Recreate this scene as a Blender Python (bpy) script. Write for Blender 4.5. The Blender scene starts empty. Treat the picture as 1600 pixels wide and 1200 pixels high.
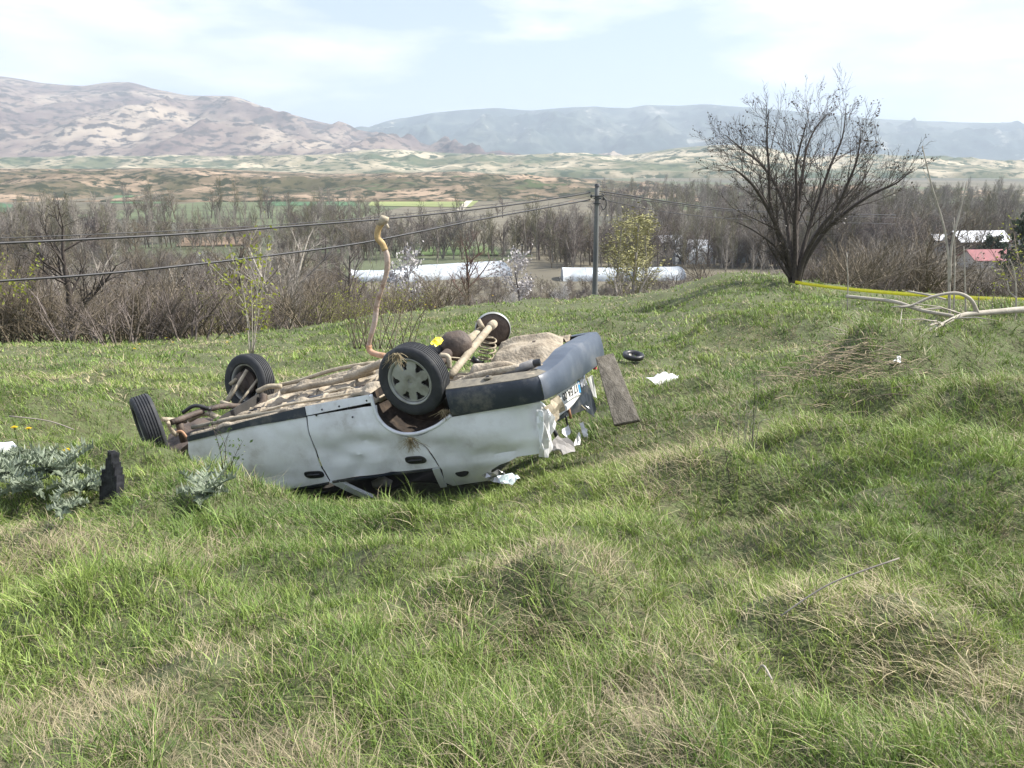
import bpy, bmesh, math, random
import numpy as np
from mathutils import Vector, Matrix, Quaternion

random.seed(7); rng = np.random.default_rng(7)
S = bpy.context.scene
COL = S.collection

# ------------------------------------------------------------------ camera
F = 1400.0                       # focal length in pixels of a 1600 x 1200 frame
PITCH = math.atan((600 - 262) / F)
cam_d = bpy.data.cameras.new('camera'); cam = bpy.data.objects.new('camera', cam_d); COL.objects.link(cam)
cam_d.sensor_width = 36; cam_d.lens = F / 1600 * 36
cam_d.clip_start = 0.05; cam_d.clip_end = 40000
cam.location = (0, 0, 0); cam.rotation_euler = (math.pi / 2 - PITCH, 0, 0)
S.camera = cam

# ------------------------------------------------------------------ sky, sun, exposure
SUN_EL = math.radians(47); SUN_AZ = math.radians(80)     # azimuth clockwise from +Y
sun_dir = Vector((math.sin(SUN_AZ) * math.cos(SUN_EL), math.cos(SUN_AZ) * math.cos(SUN_EL), math.sin(SUN_EL)))
W = bpy.data.worlds.new('World'); S.world = W; W.use_nodes = True
nt = W.node_tree; N = nt.nodes; Lk = nt.links
bg = N['Background']
sky = N.new('ShaderNodeTexSky'); sky.sky_type = 'NISHITA'; sky.sun_disc = False
sky.sun_elevation = SUN_EL; sky.sun_rotation = SUN_AZ; sky.air_density = 1.0; sky.dust_density = 1.6; sky.ozone_density = 2.0; sky.altitude = 500
tc = N.new('ShaderNodeTexCoord')
mp = N.new('ShaderNodeMapping'); mp.inputs['Scale'].default_value = (1.0, 1.0, 3.6); mp.inputs['Location'].default_value = (0.35, 0.0, 0.25)
Lk.new(tc.outputs['Generated'], mp.inputs['Vector'])
cn = N.new('ShaderNodeTexNoise'); cn.inputs['Scale'].default_value = 2.6; cn.inputs['Detail'].default_value = 9; cn.inputs['Roughness'].default_value = .52
Lk.new(mp.outputs[0], cn.inputs['Vector'])
cr = N.new('ShaderNodeValToRGB'); cr.color_ramp.elements[0].position = .47; cr.color_ramp.elements[1].position = .56
cr.color_ramp.elements[0].color = (0, 0, 0, 1); cr.color_ramp.elements[1].color = (.85, .85, .85, 1)
Lk.new(cn.outputs['Fac'], cr.inputs[0])
cn2 = N.new('ShaderNodeTexNoise'); cn2.inputs['Scale'].default_value = 6; cn2.inputs['Detail'].default_value = 6
Lk.new(mp.outputs[0], cn2.inputs['Vector'])
cc = N.new('ShaderNodeValToRGB'); cc.color_ramp.elements[0].position = .35; cc.color_ramp.elements[1].position = .6
cc.color_ramp.elements[0].color = (4.4, 4.7, 5.5, 1); cc.color_ramp.elements[1].color = (6.6, 6.7, 6.8, 1)
Lk.new(cn2.outputs['Fac'], cc.inputs[0])
# thin high veil that pales the blue, then the clouds
veil = N.new('ShaderNodeMixRGB'); veil.inputs[0].default_value = .65; veil.inputs[2].default_value = (3.2, 3.6, 4.75, 1)
Lk.new(sky.outputs[0], veil.inputs[1])
mx = N.new('ShaderNodeMixRGB'); Lk.new(cr.outputs[0], mx.inputs[0]); Lk.new(veil.outputs[0], mx.inputs[1]); Lk.new(cc.outputs[0], mx.inputs[2])
Lk.new(mx.outputs[0], bg.inputs['Color']); bg.inputs['Strength'].default_value = 0.118
sd = bpy.data.lights.new('sun', 'SUN'); sd.energy = 5.0; sd.angle = math.radians(.7); sd.color = (1, .95, .87)
so = bpy.data.objects.new('sun', sd); COL.objects.link(so); so.rotation_euler = (-sun_dir).to_track_quat('-Z', 'Y').to_euler()
S.view_settings.view_transform = 'Standard'; S.view_settings.look = 'None'; S.view_settings.exposure = 0.9; S.view_settings.gamma = 1
S.view_settings.use_curve_mapping = False
S.cycles.max_bounces = 4; S.cycles.diffuse_bounces = 2; S.cycles.glossy_bounces = 2; S.cycles.transmission_bounces = 2; S.cycles.transparent_max_bounces = 8; S.cycles.volume_bounces = 0

# ------------------------------------------------------------------ ray helpers (a pixel of the 1600 x 1200 frame + a real distance = a place)
cp, sp_ = math.cos(PITCH), math.sin(PITCH)
FWD = np.array([0, cp, -sp_]); UP = np.array([0, sp_, cp]); RT = np.array([1., 0, 0])
def ray(px, py): return (px - 800) / F * RT + FWD - (py - 600) / F * UP
def at(px, py, Y):
    d = ray(px, py); return Vector(d * (Y / d[1]))
def to_px(p):
    p = np.array(p, float); d = p @ FWD
    return 800 + F * p[0] / d, 600 - F * (p @ UP) / d

# ------------------------------------------------------------------ numpy noise
def _hash(ix, iy, s):
    n = (ix.astype(np.int64) * 374761393 + iy.astype(np.int64) * 668265263 + s * 1442695041) & 0xffffffff
    n = ((n ^ (n >> 13)) * 1274126177) & 0xffffffff
    n = (n ^ (n >> 16)) & 0xffffffff
    return n / 4294967295.0
def vnoise(x, y, s=0):
    x = np.asarray(x, float); y = np.asarray(y, float)
    ix = np.floor(x); iy = np.floor(y); fx = x - ix; fy = y - iy
    fx = fx * fx * (3 - 2 * fx); fy = fy * fy * (3 - 2 * fy)
    a = _hash(ix, iy, s); b = _hash(ix + 1, iy, s); c = _hash(ix, iy + 1, s); d = _hash(ix + 1, iy + 1, s)
    return (a + (b - a) * fx) * (1 - fy) + (c + (d - c) * fx) * fy
def fbm(x, y, o=4, s=0, g=.5):
    r = 0; a = 1; t = 0
    for i in range(o):
        r = r + a * vnoise(x * 2 ** i + 17.3 * i, y * 2 ** i - 9.1 * i, s + i); t += a; a *= g
    return r / t
def ridged(x, y, o=4, s=0):
    r = 0; a = 1; t = 0
    for i in range(o):
        r = r + a * (1 - np.abs(2 * vnoise(x * 2 ** i + 3.1 * i, y * 2 ** i + 7.7 * i, s + i) - 1)); t += a; a *= .5
    return r / t

# ------------------------------------------------------------------ terrain height
CX = np.array([-300, 0, 150, 300, 450, 600, 750, 900, 1050, 1130, 1200, 1400, 1600, 1900.])
TY = np.array([2.14, 3, 4, 5, 6, 7, 8, 9.5, 11, 13, 16, 20, 25, 32, 40, 50])
TV = np.array([
 [1200,1040, 905, 815, 755, 712, 680, 645, 622, 602, 580, 558, 541, 532, 528, 531],
 [1200,1040, 905, 815, 755, 712, 680, 645, 622, 602, 580, 558, 541, 532, 528, 531],
 [1200,1035, 900, 808, 752, 716, 692, 660, 632, 606, 580, 558, 541, 532, 528, 531],
 [1200,1030, 890, 803, 742, 758, 768, 678, 643, 614, 588, 564, 545, 534, 528, 531],
 [1200,1025, 903, 838, 802, 790, 770, 682, 643, 612, 583, 558, 540, 522, 514, 517],
 [1200,1020, 912, 852, 816, 798, 770, 678, 638, 603, 572, 547, 522, 502, 492, 495],
 [1200,1015, 898, 838, 800, 772, 740, 675, 630, 596, 563, 538, 512, 494, 484, 486],
 [1200,1010, 888, 812, 760, 726, 700, 660, 622, 588, 558, 531, 508, 490, 478, 480],
 [1200,1005, 875, 790, 732, 696, 670, 630, 600, 574, 548, 516, 482, 462, 464, 468],
 [1200,1002, 870, 782, 722, 686, 658, 618, 588, 562, 534, 496, 446, 411, 446, 462],
 [1200,1000, 868, 778, 720, 680, 650, 610, 580, 554, 524, 486, 440, 424, 452, 462],
 [1200,1000, 863, 772, 712, 670, 640, 592, 560, 534, 508, 488, 474, 470, 474, 478],
 [1200,1000, 853, 760, 698, 656, 620, 575, 550, 524, 504, 492, 484, 482, 482, 484],
 [1200,1000, 853, 760, 698, 656, 620, 575, 550, 524, 504, 492, 484, 482, 482, 484.]])
TG = np.linspace(-1.3, 1.3, 261)
rows = []
for k, Y in enumerate(TY):
    P = np.array([at(px, v, Y) for px, v in zip(CX, TV[:, k])])
    rows.append(np.interp(TG, P[:, 0] / Y, P[:, 2]))
YG = np.concatenate([[-1000, 0, 1.2], TY, [60, 75, 95, 120, 160, 300, 1000, 9000, 30000]])
Z = np.array([np.full(261, -1.5), np.full(261, -1.5), np.full(261, -1.54)] + rows)
last = Z[-1]
for f_, zz in ((.75, None), (.5, None), (.25, None), (.05, None)):
    Z = np.vstack([Z, last * f_ + (-22) * (1 - f_)])
Z = np.vstack([Z, np.full(261, -22.0), np.full(261, -22.3), np.full(261, -23), np.full(261, -26), np.full(261, -40)])
LY = np.log(np.clip(YG + 2000 * (YG < 0) * 0, .5, None))
YD = np.exp(np.linspace(math.log(1.2), math.log(160), 420))   # dense
ZD = np.zeros((420, 261))
lyg = np.log(YG[2:-4]); lyd = np.log(YD)
for j in range(261): ZD[:, j] = np.interp(lyd, lyg, Z[2:-4, j])
ker = np.exp(-np.linspace(-2, 2, 17) ** 2); ker /= ker.sum()
zp = np.pad(ZD, ((8, 8), (8, 8)), 'edge')
zp = np.apply_along_axis(lambda a: np.convolve(a, ker, 'same'), 0, zp)
zp = np.apply_along_axis(lambda a: np.convolve(a, ker, 'same'), 1, zp)
ZD = zp[8:-8, 8:-8]
# separate hummocks of the old spoil heaps: (x, y, height, half widths)
MOUNDS = [((px - 800) / 1400 * Y * 1.03, Y, h_, a_, b_) for px, Y, h_, a_, b_ in [(225, 6.7, .34, .50, .30), (330, 6.2, .07, .35, .25), (1400, 9.5, .50, .95, .5), (1330, 11.5, .3, .8, .5), (1510, 10.6, .42, 1.0, .6), (1570, 6.6, .42, .75, .45), (1450, 7.6, .24, .55, .35), (1260, 7.9, .22, .6, .35), (1140, 7.4, .16, .5, .3), (1110, 5.4, .2, .55, .3), (930, 3.35, .17, .42, .3), (700, 4.9, .15, 1.0, .32), (720, 3.7, .15, 1.1, .7), (1190, 4.7, -.22, .38, .55), (1080, 3.1, -.10, .3, .4), (40, 5.2, -.12, .6, .4), (1500, 5.2, .24, .65, .7), (1250, 5.9, .16, .4, .35), (1330, 7.3, -.16, .5, .35), (560, 3.9, .12, .5, .3), (820, 4.2, .14, .5, .3), (1350, 9.0, .42, .55, .33), (370, 2.75, .12, .35, .25),
   (1290, 4.0, .15, .45, .3), (1480, 4.4, .22, .5, .35), (60, 9.2, .30, 1.3, .6), (250, 11, .25, 1.2, .7), (30, 4.2, .12, .5, .35), (140, 3.4, .14, .4, .3), (560, 2.6, .08, .3, .25), (1400, 2.9, .12, .35, .3), (1150, 3.0, .10, .4, .25), (520, 12.5, .22, 1.6, .7), (900, 13, .2, 1.5, .8), (1050, 9.4, .14, .9, .5), (1180, 16, .35, 1.6, 1.0), (1330, 18, .3, 1.5, 1.2), (1580, 14, .35, 1.5, 1.0)]]
def H(x, y):
    x = np.asarray(x, float); y = np.asarray(y, float)
    yy = np.clip(y, 1.2, 159.9)
    t = np.clip(x / np.maximum(y, 3.0) if True else 0, -1.299, 1.299)
    a = (t + 1.3) / 2.6 * 260; i = np.clip(a.astype(int), 0, 259); fa = a - i
    b = (np.log(yy) - lyd[0]) / (lyd[1] - lyd[0]); j = np.clip(b.astype(int), 0, 418); fb = np.clip(b - j, 0, 1)
    z = (ZD[j, i] * (1 - fa) + ZD[j, i + 1] * fa) * (1 - fb) + (ZD[j + 1, i] * (1 - fa) + ZD[j + 1, i + 1] * fa) * fb
    z = np.where(y < 1.2, np.interp(y, [-50, 0, 1.2], [0.6, 0, 0]) + z, z)
    z = np.where(y > 159.9, np.interp(y, [160, 300, 1000, 9000, 30000], [-22, -22.3, -23, -26, -40]), z)
    # tussocks and hummocks
    w = np.clip((y + 2) / 4, 0, 1) * np.clip((90 - y) / 40, 0, 1)
    car = np.exp(-(((x + 1.2) / 2.6) ** 2 + ((y - 7.6) / 1.0) ** 2))
    tus = (fbm(x * 1.9, y * 1.9, 3, 5) - .5) * .24 + (fbm(x * .6, y * .6, 3, 9) - .5) * .30 + (fbm(x * 4.2, y * 4.2, 2, 11) - .5) * .10
    far = (fbm(x * .13, y * .13, 3, 21) - .5) * np.clip((y - 12) / 25, 0, 1) * .9 + (fbm(x * .8, y * .8, 3, 25) - .42) * np.clip((y - 7) / 8, 0, 1) * .34
    hm_ = 0
    for mx_, my_, mh, ra, rb in MOUNDS: hm_ = hm_ + mh * np.exp(-(((x - mx_) / ra) ** 2 + ((y - my_) / rb) ** 2) ** 1.3)
    return z + w * tus * (1 - .75 * car) + far * w + hm_
def Hs(x, y): return float(H(np.array([x]), np.array([y]))[0])
def gp(px, Y, dz=0):
    """ground point under image column px at distance Y"""
    x = (px - 800) / F * Y
    for _ in range(4):
        z = Hs(x, Y); d = Y * cp - z * sp_; x = (px - 800) / F * d
    return Vector((x, Y, Hs(x, Y) + dz))
def hit(px, py):
    """first ground point met by the line of sight through a pixel"""
    d = ray(px, py); Y = np.linspace(1.5, 60, 6000); P = d[None] * (Y / d[1])[:, None]
    h = H(P[:, 0], P[:, 1]); g_ = P[:, 2] - h; k = int(np.argmax(g_ <= 0)) if (g_ <= 0).any() else int(np.argmin(g_[Y < 45]))
    return Vector((P[k, 0], P[k, 1], h[k]))

# ------------------------------------------------------------------ object helpers
def tag(o, label=None, cat=None, group=None, kind=None):
    if label: o['label'] = label
    if cat: o['category'] = cat
    if group: o['group'] = group
    if kind: o['kind'] = kind
    return o
def link(name, me, parent=None, mat=None):
    o = bpy.data.objects.new(name, me); COL.objects.link(o)
    if parent is not None: o.parent = parent
    if mat is not None and me is not None and not me.materials: me.materials.append(mat)
    return o
def empty(name, loc, label, cat, group=None):
    o = bpy.data.objects.new(name, None); COL.objects.link(o); o.location = loc; o.empty_display_size = .1
    return tag(o, label, cat, group)
def mesh(name, v, f, smooth=False):
    me = bpy.data.meshes.new(name); me.from_pydata([tuple(map(float, p)) for p in v], [], f); me.update()
    if smooth: me.polygons.foreach_set('use_smooth', [True] * len(me.polygons))
    return me
class MB:
    def __init__(s): s.v = []; s.f = []; s.n = 0
    def add(s, v, f):
        s.v.extend([tuple(p) for p in v]); s.f.extend([tuple(i + s.n for i in q) for q in f]); s.n += len(v)
    def box(s, c, size, M=None):
        a, b, d = [k / 2 for k in size]
        vs = [Vector((x, y, z)) for x in (-a, a) for y in (-b, b) for z in (-d, d)]
        if M is not None: vs = [M @ p for p in vs]
        vs = [p + Vector(c) for p in vs]
        s.add(vs, [(0, 1, 3, 2), (4, 6, 7, 5), (0, 4, 5, 1), (2, 3, 7, 6), (0, 2, 6, 4), (1, 5, 7, 3)])
    def tube(s, pts, rad, n=6, cap=True, closed=False):
        P = np.array([tuple(p) for p in pts], float); k = len(P)
        if np.isscalar(rad): rad = np.full(k, rad)
        T = np.gradient(P, axis=0); T /= (np.linalg.norm(T, axis=1)[:, None] + 1e-9)
        ref = np.array([0, 0, 1.]) if abs(T[0][2]) < .8 else np.array([1., 0, 0])
        a = np.cross(T[0], ref); a /= np.linalg.norm(a)
        ang = np.arange(n) * 2 * math.pi / n; vs = []
        for i in range(k):
            a = a - T[i] * (a @ T[i]); a /= (np.linalg.norm(a) + 1e-9); b = np.cross(T[i], a)
            vs.append(P[i] + rad[i] * (np.cos(ang)[:, None] * a + np.sin(ang)[:, None] * b))
        vs = np.vstack(vs); fs = []
        for i in range(k - 1):
            for j in range(n):
                q = (j + 1) % n; fs.append((i * n + j, i * n + q, (i + 1) * n + q, (i + 1) * n + j))
        if cap: fs.append(tuple(range(n))[::-1]); fs.append(tuple((k - 1) * n + j for j in range(n)))
        s.add(vs, fs)
    def build(s, name, mat, parent=None, smooth=False):
        me = mesh(name, s.v, s.f, smooth); me.materials.append(mat); return link(name, me, parent)
def tubeobj(name, pts, rad, mat, parent=None, n=10, smooth=True, cap=True):
    m = MB(); m.tube(pts, rad, n, cap); return m.build(name, mat, parent, smooth)
def spline(pts, n=8):
    P = [Vector(p) for p in pts]; P = [P[0] * 2 - P[1]] + P + [P[-1] * 2 - P[-2]]; out = []
    for i in range(1, len(P) - 2):
        for k in range(n):
            t = k / n; a, b, c, d = P[i - 1:i + 3]
            out.append(.5 * ((2 * b) + (c - a) * t + (2 * a - 5 * b + 4 * c - d) * t * t + (3 * b - a - 3 * c + d) * t ** 3))
    out.append(P[-2]); return out
def copy_thing(o, loc=None, rz=None, sc=None, label=None, group=None):
    c = o.copy(); COL.objects.link(c)
    if loc is not None: c.location = loc
    if rz is not None: c.rotation_euler = (0, 0, rz)
    if sc is not None: c.scale = sc if hasattr(sc, '__len__') else (sc, sc, sc)
    for ch in list(o.children):
        d = ch.copy(); COL.objects.link(d); d.parent = c
    if label: c['label'] = label
    if group: c['group'] = group
    return c

# ------------------------------------------------------------------ materials
def mk(name, cols, scale=5, rough=.7, metal=0, bump=0, detail=5, stops=None, coat=0, bscale=None, coord='Object', stretch=None, nrough=.6, spec=None):
    """cols: list of linear colours blended along a noise"""
    m = bpy.data.materials.new(name); m.use_nodes = True; n = m.node_tree.nodes; l = m.node_tree.links
    p = n['Principled BSDF']; p.inputs['Roughness'].default_value = rough; p.inputs['Metallic'].default_value = metal
    if coat: p.inputs['Coat Weight'].default_value = coat; p.inputs['Coat Roughness'].default_value = .15
    if spec is not None: p.inputs['Specular IOR Level'].default_value = spec
    t = n.new('ShaderNodeTexCoord'); src = t.outputs[coord]
    if stretch:
        mp = n.new('ShaderNodeMapping'); mp.inputs['Scale'].default_value = stretch; l.new(src, mp.inputs[0]); src = mp.outputs[0]
    x = n.new('ShaderNodeTexNoise'); x.inputs['Scale'].default_value = scale; x.inputs['Detail'].default_value = detail; x.inputs['Roughness'].default_value = nrough
    l.new(src, x.inputs['Vector'])
    r = n.new('ShaderNodeValToRGB'); e = r.color_ramp.elements
    st = stops or list(np.linspace(.32, .68, len(cols)))
    while len(e) < len(cols): e.new(.5)
    for q, c, s_ in zip(e, cols, st): q.position = s_
    for q, c in zip(e, cols): q.color = (*c, 1)
    l.new(x.outputs['Fac'], r.inputs[0]); l.new(r.outputs[0], p.inputs['Base Color'])
    if bump:
        b = n.new('ShaderNodeBump'); b.inputs['Strength'].default_value = bump; b.inputs['Distance'].default_value = .02
        y = n.new('ShaderNodeTexNoise'); y.inputs['Scale'].default_value = bscale or scale * 4; y.inputs['Detail'].default_value = 6
        l.new(src, y.inputs['Vector']); l.new(y.outputs['Fac'], b.inputs['Height']); l.new(b.outputs[0], p.inputs['Normal'])
    return m
def leafmat(name, ga, gb, dry, dry2, trans=.24):
    """blades: attribute bl = (dry or green, random of the blade, tone of its patch)"""
    m = bpy.data.materials.new(name); m.use_nodes = True; n = m.node_tree.nodes; l = m.node_tree.links
    out = n['Material Output']; df = n['Principled BSDF']
    ab = n.new('ShaderNodeAttribute'); ab.attribute_name = 'bl'; sep = n.new('ShaderNodeSeparateColor'); l.new(ab.outputs['Color'], sep.inputs[0])
    def mix(f, a_, b_):
        q = n.new('ShaderNodeMixRGB'); l.new(f, q.inputs[0])
        for i, c in ((1, a_), (2, b_)):
            if isinstance(c, tuple): q.inputs[i].default_value = (*c, 1)
            else: l.new(c, q.inputs[i])
        return q.outputs[0]
    d = mix(sep.outputs[0], mix(sep.outputs[2], ga, gb), mix(sep.outputs[2], dry2, dry))
    hb = n.new('ShaderNodeHueSaturation'); l.new(d, hb.inputs['Color'])
    mr = n.new('ShaderNodeMapRange'); mr.inputs[3].default_value = .55; mr.inputs[4].default_value = 1.45; l.new(sep.outputs[1], mr.inputs[0]); l.new(mr.outputs[0], hb.inputs['Value'])
    df.inputs['Roughness'].default_value = .5; df.inputs['Specular IOR Level'].default_value = .3
    tr = n.new('ShaderNodeBsdfTranslucent'); mi = n.new('ShaderNodeMixShader'); mi.inputs[0].default_value = trans
    l.new(hb.outputs[0], df.inputs['Base Color']); l.new(hb.outputs[0], tr.inputs['Color'])
    l.new(df.outputs[0], mi.inputs[1]); l.new(tr.outputs[0], mi.inputs[2]); l.new(mi.outputs[0], out.inputs['Surface'])
    return m
def leaf_plain(name, ca, cb, scale=20, trans=.35, rough=.5):
    m = mk(name, [ca, cb], scale, rough); n = m.node_tree.nodes; l = m.node_tree.links
    out = n['Material Output']; p = n['Principled BSDF']; ramp = [q for q in n if q.type == 'VALTORGB'][0]
    tr = n.new('ShaderNodeBsdfTranslucent'); mi = n.new('ShaderNodeMixShader'); mi.inputs[0].default_value = trans
    l.new(ramp.outputs[0], tr.inputs[0]); l.new(p.outputs[0], mi.inputs[1]); l.new(tr.outputs[0], mi.inputs[2]); l.new(mi.outputs[0], out.inputs['Surface'])
    return m

M = {}
M['soil'] = mk('soil_and_thatch', [(.03, .032, .016), (.085, .085, .04), (.08, .11, .035), (.21, .19, .11)], 16, .95, bump=1, bscale=40, detail=12, nrough=.85, stops=[.34, .46, .54, .66])
M['grass'] = leafmat('grass_blades', (.11, .185, .042), (.265, .34, .085), (.47, .405, .25), (.28, .235, .155))
M['straw'] = mk('straw', [(.15, .11, .06), (.36, .30, .18)], 30, .8)
M['bark'] = mk('dark_bark', [(.035, .028, .024), (.09, .072, .06)], 12, .9, bump=.4)
M['bark_brown'] = mk('brown_twigs', [(.105, .085, .058), (.19, .155, .108)], 3, .9)
M['bark_purple'] = mk('purple_brown_twigs', [(.10, .08, .07), (.18, .15, .13)], 2, .9)
M['bark_grey'] = mk('grey_twigs', [(.17, .15, .13), (.3, .27, .23)], 2, .9)
M['bark_pale'] = mk('pale_bark', [(.28, .25, .2), (.45, .41, .34)], 8, .85, bump=.2)
M['olive'] = mk('olive_twigs', [(.13, .12, .07), (.21, .195, .125)], 2, .9)
M['red_twig'] = mk('reddish_twigs', [(.12, .07, .055), (.2, .12, .10)], 3, .9)
M['willow'] = mk('yellow_green_twigs', [(.2, .19, .07), (.34, .32, .13)], 2, .9)
M['blossom'] = mk('pale_blossom', [(.32, .30, .29), (.56, .53, .52)], 3, .8)
M['evergreen'] = mk('evergreen', [(.02, .035, .015), (.06, .085, .035)], 2, .8)
M['budleaf'] = leaf_plain('spring_leaf', (.22, .27, .035), (.36, .36, .05), 6, .45)
M['greenleaf'] = leaf_plain('green_leaf', (.06, .11, .03), (.13, .19, .05), 6, .4)
M['silverleaf'] = leaf_plain('silver_thistle_leaf', (.11, .15, .085), (.31, .35, .26), 35, .15)
M['petal'] = leaf_plain('yellow_petal', (.75, .52, .01), (.85, .66, .02), 20, .3)
M['deadleaf'] = leaf_plain('dead_leaf', (.035, .028, .02), (.08, .06, .04), 6, .2)

# ------------------------------------------------------------------ near hillside and valley floor
def grid_mesh(name, X, Y, Zz, mat, kind='structure', smooth=True):
    r, c = X.shape; v = np.stack([X, Y, Zz], -1).reshape(-1, 3)
    me = bpy.data.meshes.new(name); me.vertices.add(r * c); me.vertices.foreach_set('co', v.ravel())
    i = np.arange(r * c).reshape(r, c); q = np.stack([i[:-1, :-1], i[:-1, 1:], i[1:, 1:], i[1:, :-1]], -1).reshape(-1, 4)
    me.loops.add(q.size); me.loops.foreach_set('vertex_index', q.ravel()); me.polygons.add(len(q))
    me.polygons.foreach_set('loop_start', np.arange(0, q.size, 4)); me.polygons.foreach_set('loop_total', np.full(len(q), 4))
    me.polygons.foreach_set('use_smooth', np.full(len(q), smooth)); me.update(calc_edges=True); me.validate()
    me.materials.append(mat); o = link(name, me); tag(o, kind=kind); return o
ys = np.concatenate([np.linspace(-8, 1.2, 24)[:-1], np.exp(np.linspace(math.log(1.2), math.log(70), 330))])
tt = np.linspace(-1.28, 1.28, 300)
X = tt[None] * np.maximum(ys, 3.0)[:, None]; Yv = np.repeat(ys[:, None], 300, 1)
grid_mesh('hillside', X, Yv, H(X, Yv), M['soil'])
ys = np.concatenate([np.exp(np.linspace(math.log(70), math.log(400), 70)), np.exp(np.linspace(math.log(420), math.log(14000), 40))])
X = tt[None] * ys[:, None]; Yv = np.repeat(ys[:, None], 300, 1)
def valley_mat():
    m = bpy.data.materials.new('valley_ground'); m.use_nodes = True; n = m.node_tree.nodes; l = m.node_tree.links; p = n['Principled BSDF']; p.inputs['Roughness'].default_value = .95
    g = n.new('ShaderNodeTexCoord'); mp = n.new('ShaderNodeMapping'); mp.inputs['Scale'].default_value = (.008, .004, .01); l.new(g.outputs['Object'], mp.inputs[0])
    vo = n.new('ShaderNodeTexVoronoi'); vo.inputs['Scale'].default_value = 1; l.new(mp.outputs[0], vo.inputs['Vector'])
    r = n.new('ShaderNodeValToRGB'); r.color_ramp.interpolation = 'CONSTANT'; e = r.color_ramp.elements
    cols = [(.10, .09, .055), (.085, .10, .05), (.12, .105, .07), (.08, .078, .055), (.13, .115, .08), (.09, .11, .05)]
    while len(e) < len(cols): e.new(.5)
    for i, c in enumerate(cols): e[i].position = i / len(cols); e[i].color = (*c, 1)
    s = n.new('ShaderNodeSeparateColor'); l.new(vo.outputs['Color'], s.inputs[0]); l.new(s.outputs[0], r.inputs[0])
    no = n.new('ShaderNodeTexNoise'); no.inputs['Scale'].default_value = .06; no.inputs['Detail'].default_value = 8; l.new(g.outputs['Object'], no.inputs['Vector'])
    mx = n.new('ShaderNodeMixRGB'); mx.blend_type = 'OVERLAY'; mx.inputs[0].default_value = .7; l.new(r.outputs[0], mx.inputs[1]); l.new(no.outputs['Fac'], mx.inputs[2]); l.new(mx.outputs[0], p.inputs['Base Color'])
    return m
grid_mesh('valley_floor', X, Yv, H(X, Yv), valley_mat())

# fields and the farm track on the valley floor
def field(name, pix, col, dz=.25):
    v = []
    for px, py in pix:
        d = ray(px, py); Yy = -22.6 / d[2] * d[1]
        x = d[0] * Yy / d[1]; v.append((x, Yy, Hs(x, Yy) + dz))
    cx = sum(p[0] for p in v) / len(v); cy = sum(p[1] for p in v) / len(v)
    o = link(name, mesh(name, [(cx, cy, Hs(cx, cy) + dz)] + v, [(0, i + 1, (i + 1) % len(v) + 1) for i in range(len(v))]), None,
             mk(name + '_ground', [tuple(c * .75 for c in col), tuple(min(1, c * 1.25) for c in col)], .02, .95)); tag(o, kind='structure')
field('green_field', [(170, 318), (270, 319), (262, 307), (180, 305)], (.06, .13, .05))
field('green_field', [(405, 322), (560, 322), (545, 309), (420, 308)], (.06, .13, .055))
field('green_field', [(0, 333), (22, 333), (20, 320), (0, 318)], (.05, .11, .05), .3)
field('meadow', [(575, 322), (735, 325), (755, 308), (590, 304)], (.2, .23, .08))
field('ploughed_field', [(275, 388), (400, 386), (395, 372), (285, 374)], (.22, .155, .10))
field('farm_track', [(712, 330), (724, 330), (752, 300), (744, 300)], (.5, .45, .36), .4)
field('meadow', [(640, 402), (780, 402), (770, 388), (650, 390)], (.12, .18, .06))

# ------------------------------------------------------------------ hills and mountains
def hill_mat(name, a, b, c, dots, scale, dotscale, dotamt=.55, patch=None):
    m = bpy.data.materials.new(name); m.use_nodes = True; n = m.node_tree.nodes; l = m.node_tree.links; p = n['Principled BSDF']; p.inputs['Roughness'].default_value = .95
    p.inputs['Specular IOR Level'].default_value = .1
    g = n.new('ShaderNodeTexCoord'); mp = n.new('ShaderNodeMapping'); mp.inputs['Scale'].default_value = (1, .6, 2.2); l.new(g.outputs['Object'], mp.inputs[0])
    def noise(s, d, seed):
        q = n.new('ShaderNodeTexNoise'); q.inputs['Scale'].default_value = s; q.inputs['Detail'].default_value = d; q.inputs['Roughness'].default_value = .62
        k = n.new('ShaderNodeVectorMath'); k.inputs[1].default_value = (seed * 1000, seed * 777, 0); l.new(mp.outputs[0], k.inputs[0]); l.new(k.outputs[0], q.inputs['Vector']); return q.outputs['Fac']
    r = n.new('ShaderNodeValToRGB'); e = r.color_ramp.elements; e.new(.5)
    for q, ps, cc_ in zip(e, (.4, .5, .6), (a, b, c)): q.position = ps; q.color = (*cc_, 1)
    l.new(noise(scale, 7, 1), r.inputs[0])
    dr = n.new('ShaderNodeValToRGB'); dr.color_ramp.elements[0].position = dotamt; dr.color_ramp.elements[1].position = dotamt + .07
    l.new(noise(dotscale, 4, 3), dr.inputs[0])
    mx = n.new('ShaderNodeMixRGB'); l.new(dr.outputs[0], mx.inputs[0]); l.new(r.outputs[0], mx.inputs[1]); mx.inputs[2].default_value = (*dots, 1)
    outc = mx.outputs[0]
    if patch:
        pr = n.new('ShaderNodeValToRGB'); pr.color_ramp.elements[0].position = patch[1]; pr.color_ramp.elements[1].position = patch[1] + .05
        l.new(noise(patch[2], 5, 5), pr.inputs[0])
        m2 = n.new('ShaderNodeMixRGB'); l.new(pr.outputs[0], m2.inputs[0]); l.new(outc, m2.inputs[1]); m2.inputs[2].default_value = (*patch[0], 1); outc = m2.outputs[0]
    l.new(outc, p.inputs['Base Color']); return m
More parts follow.
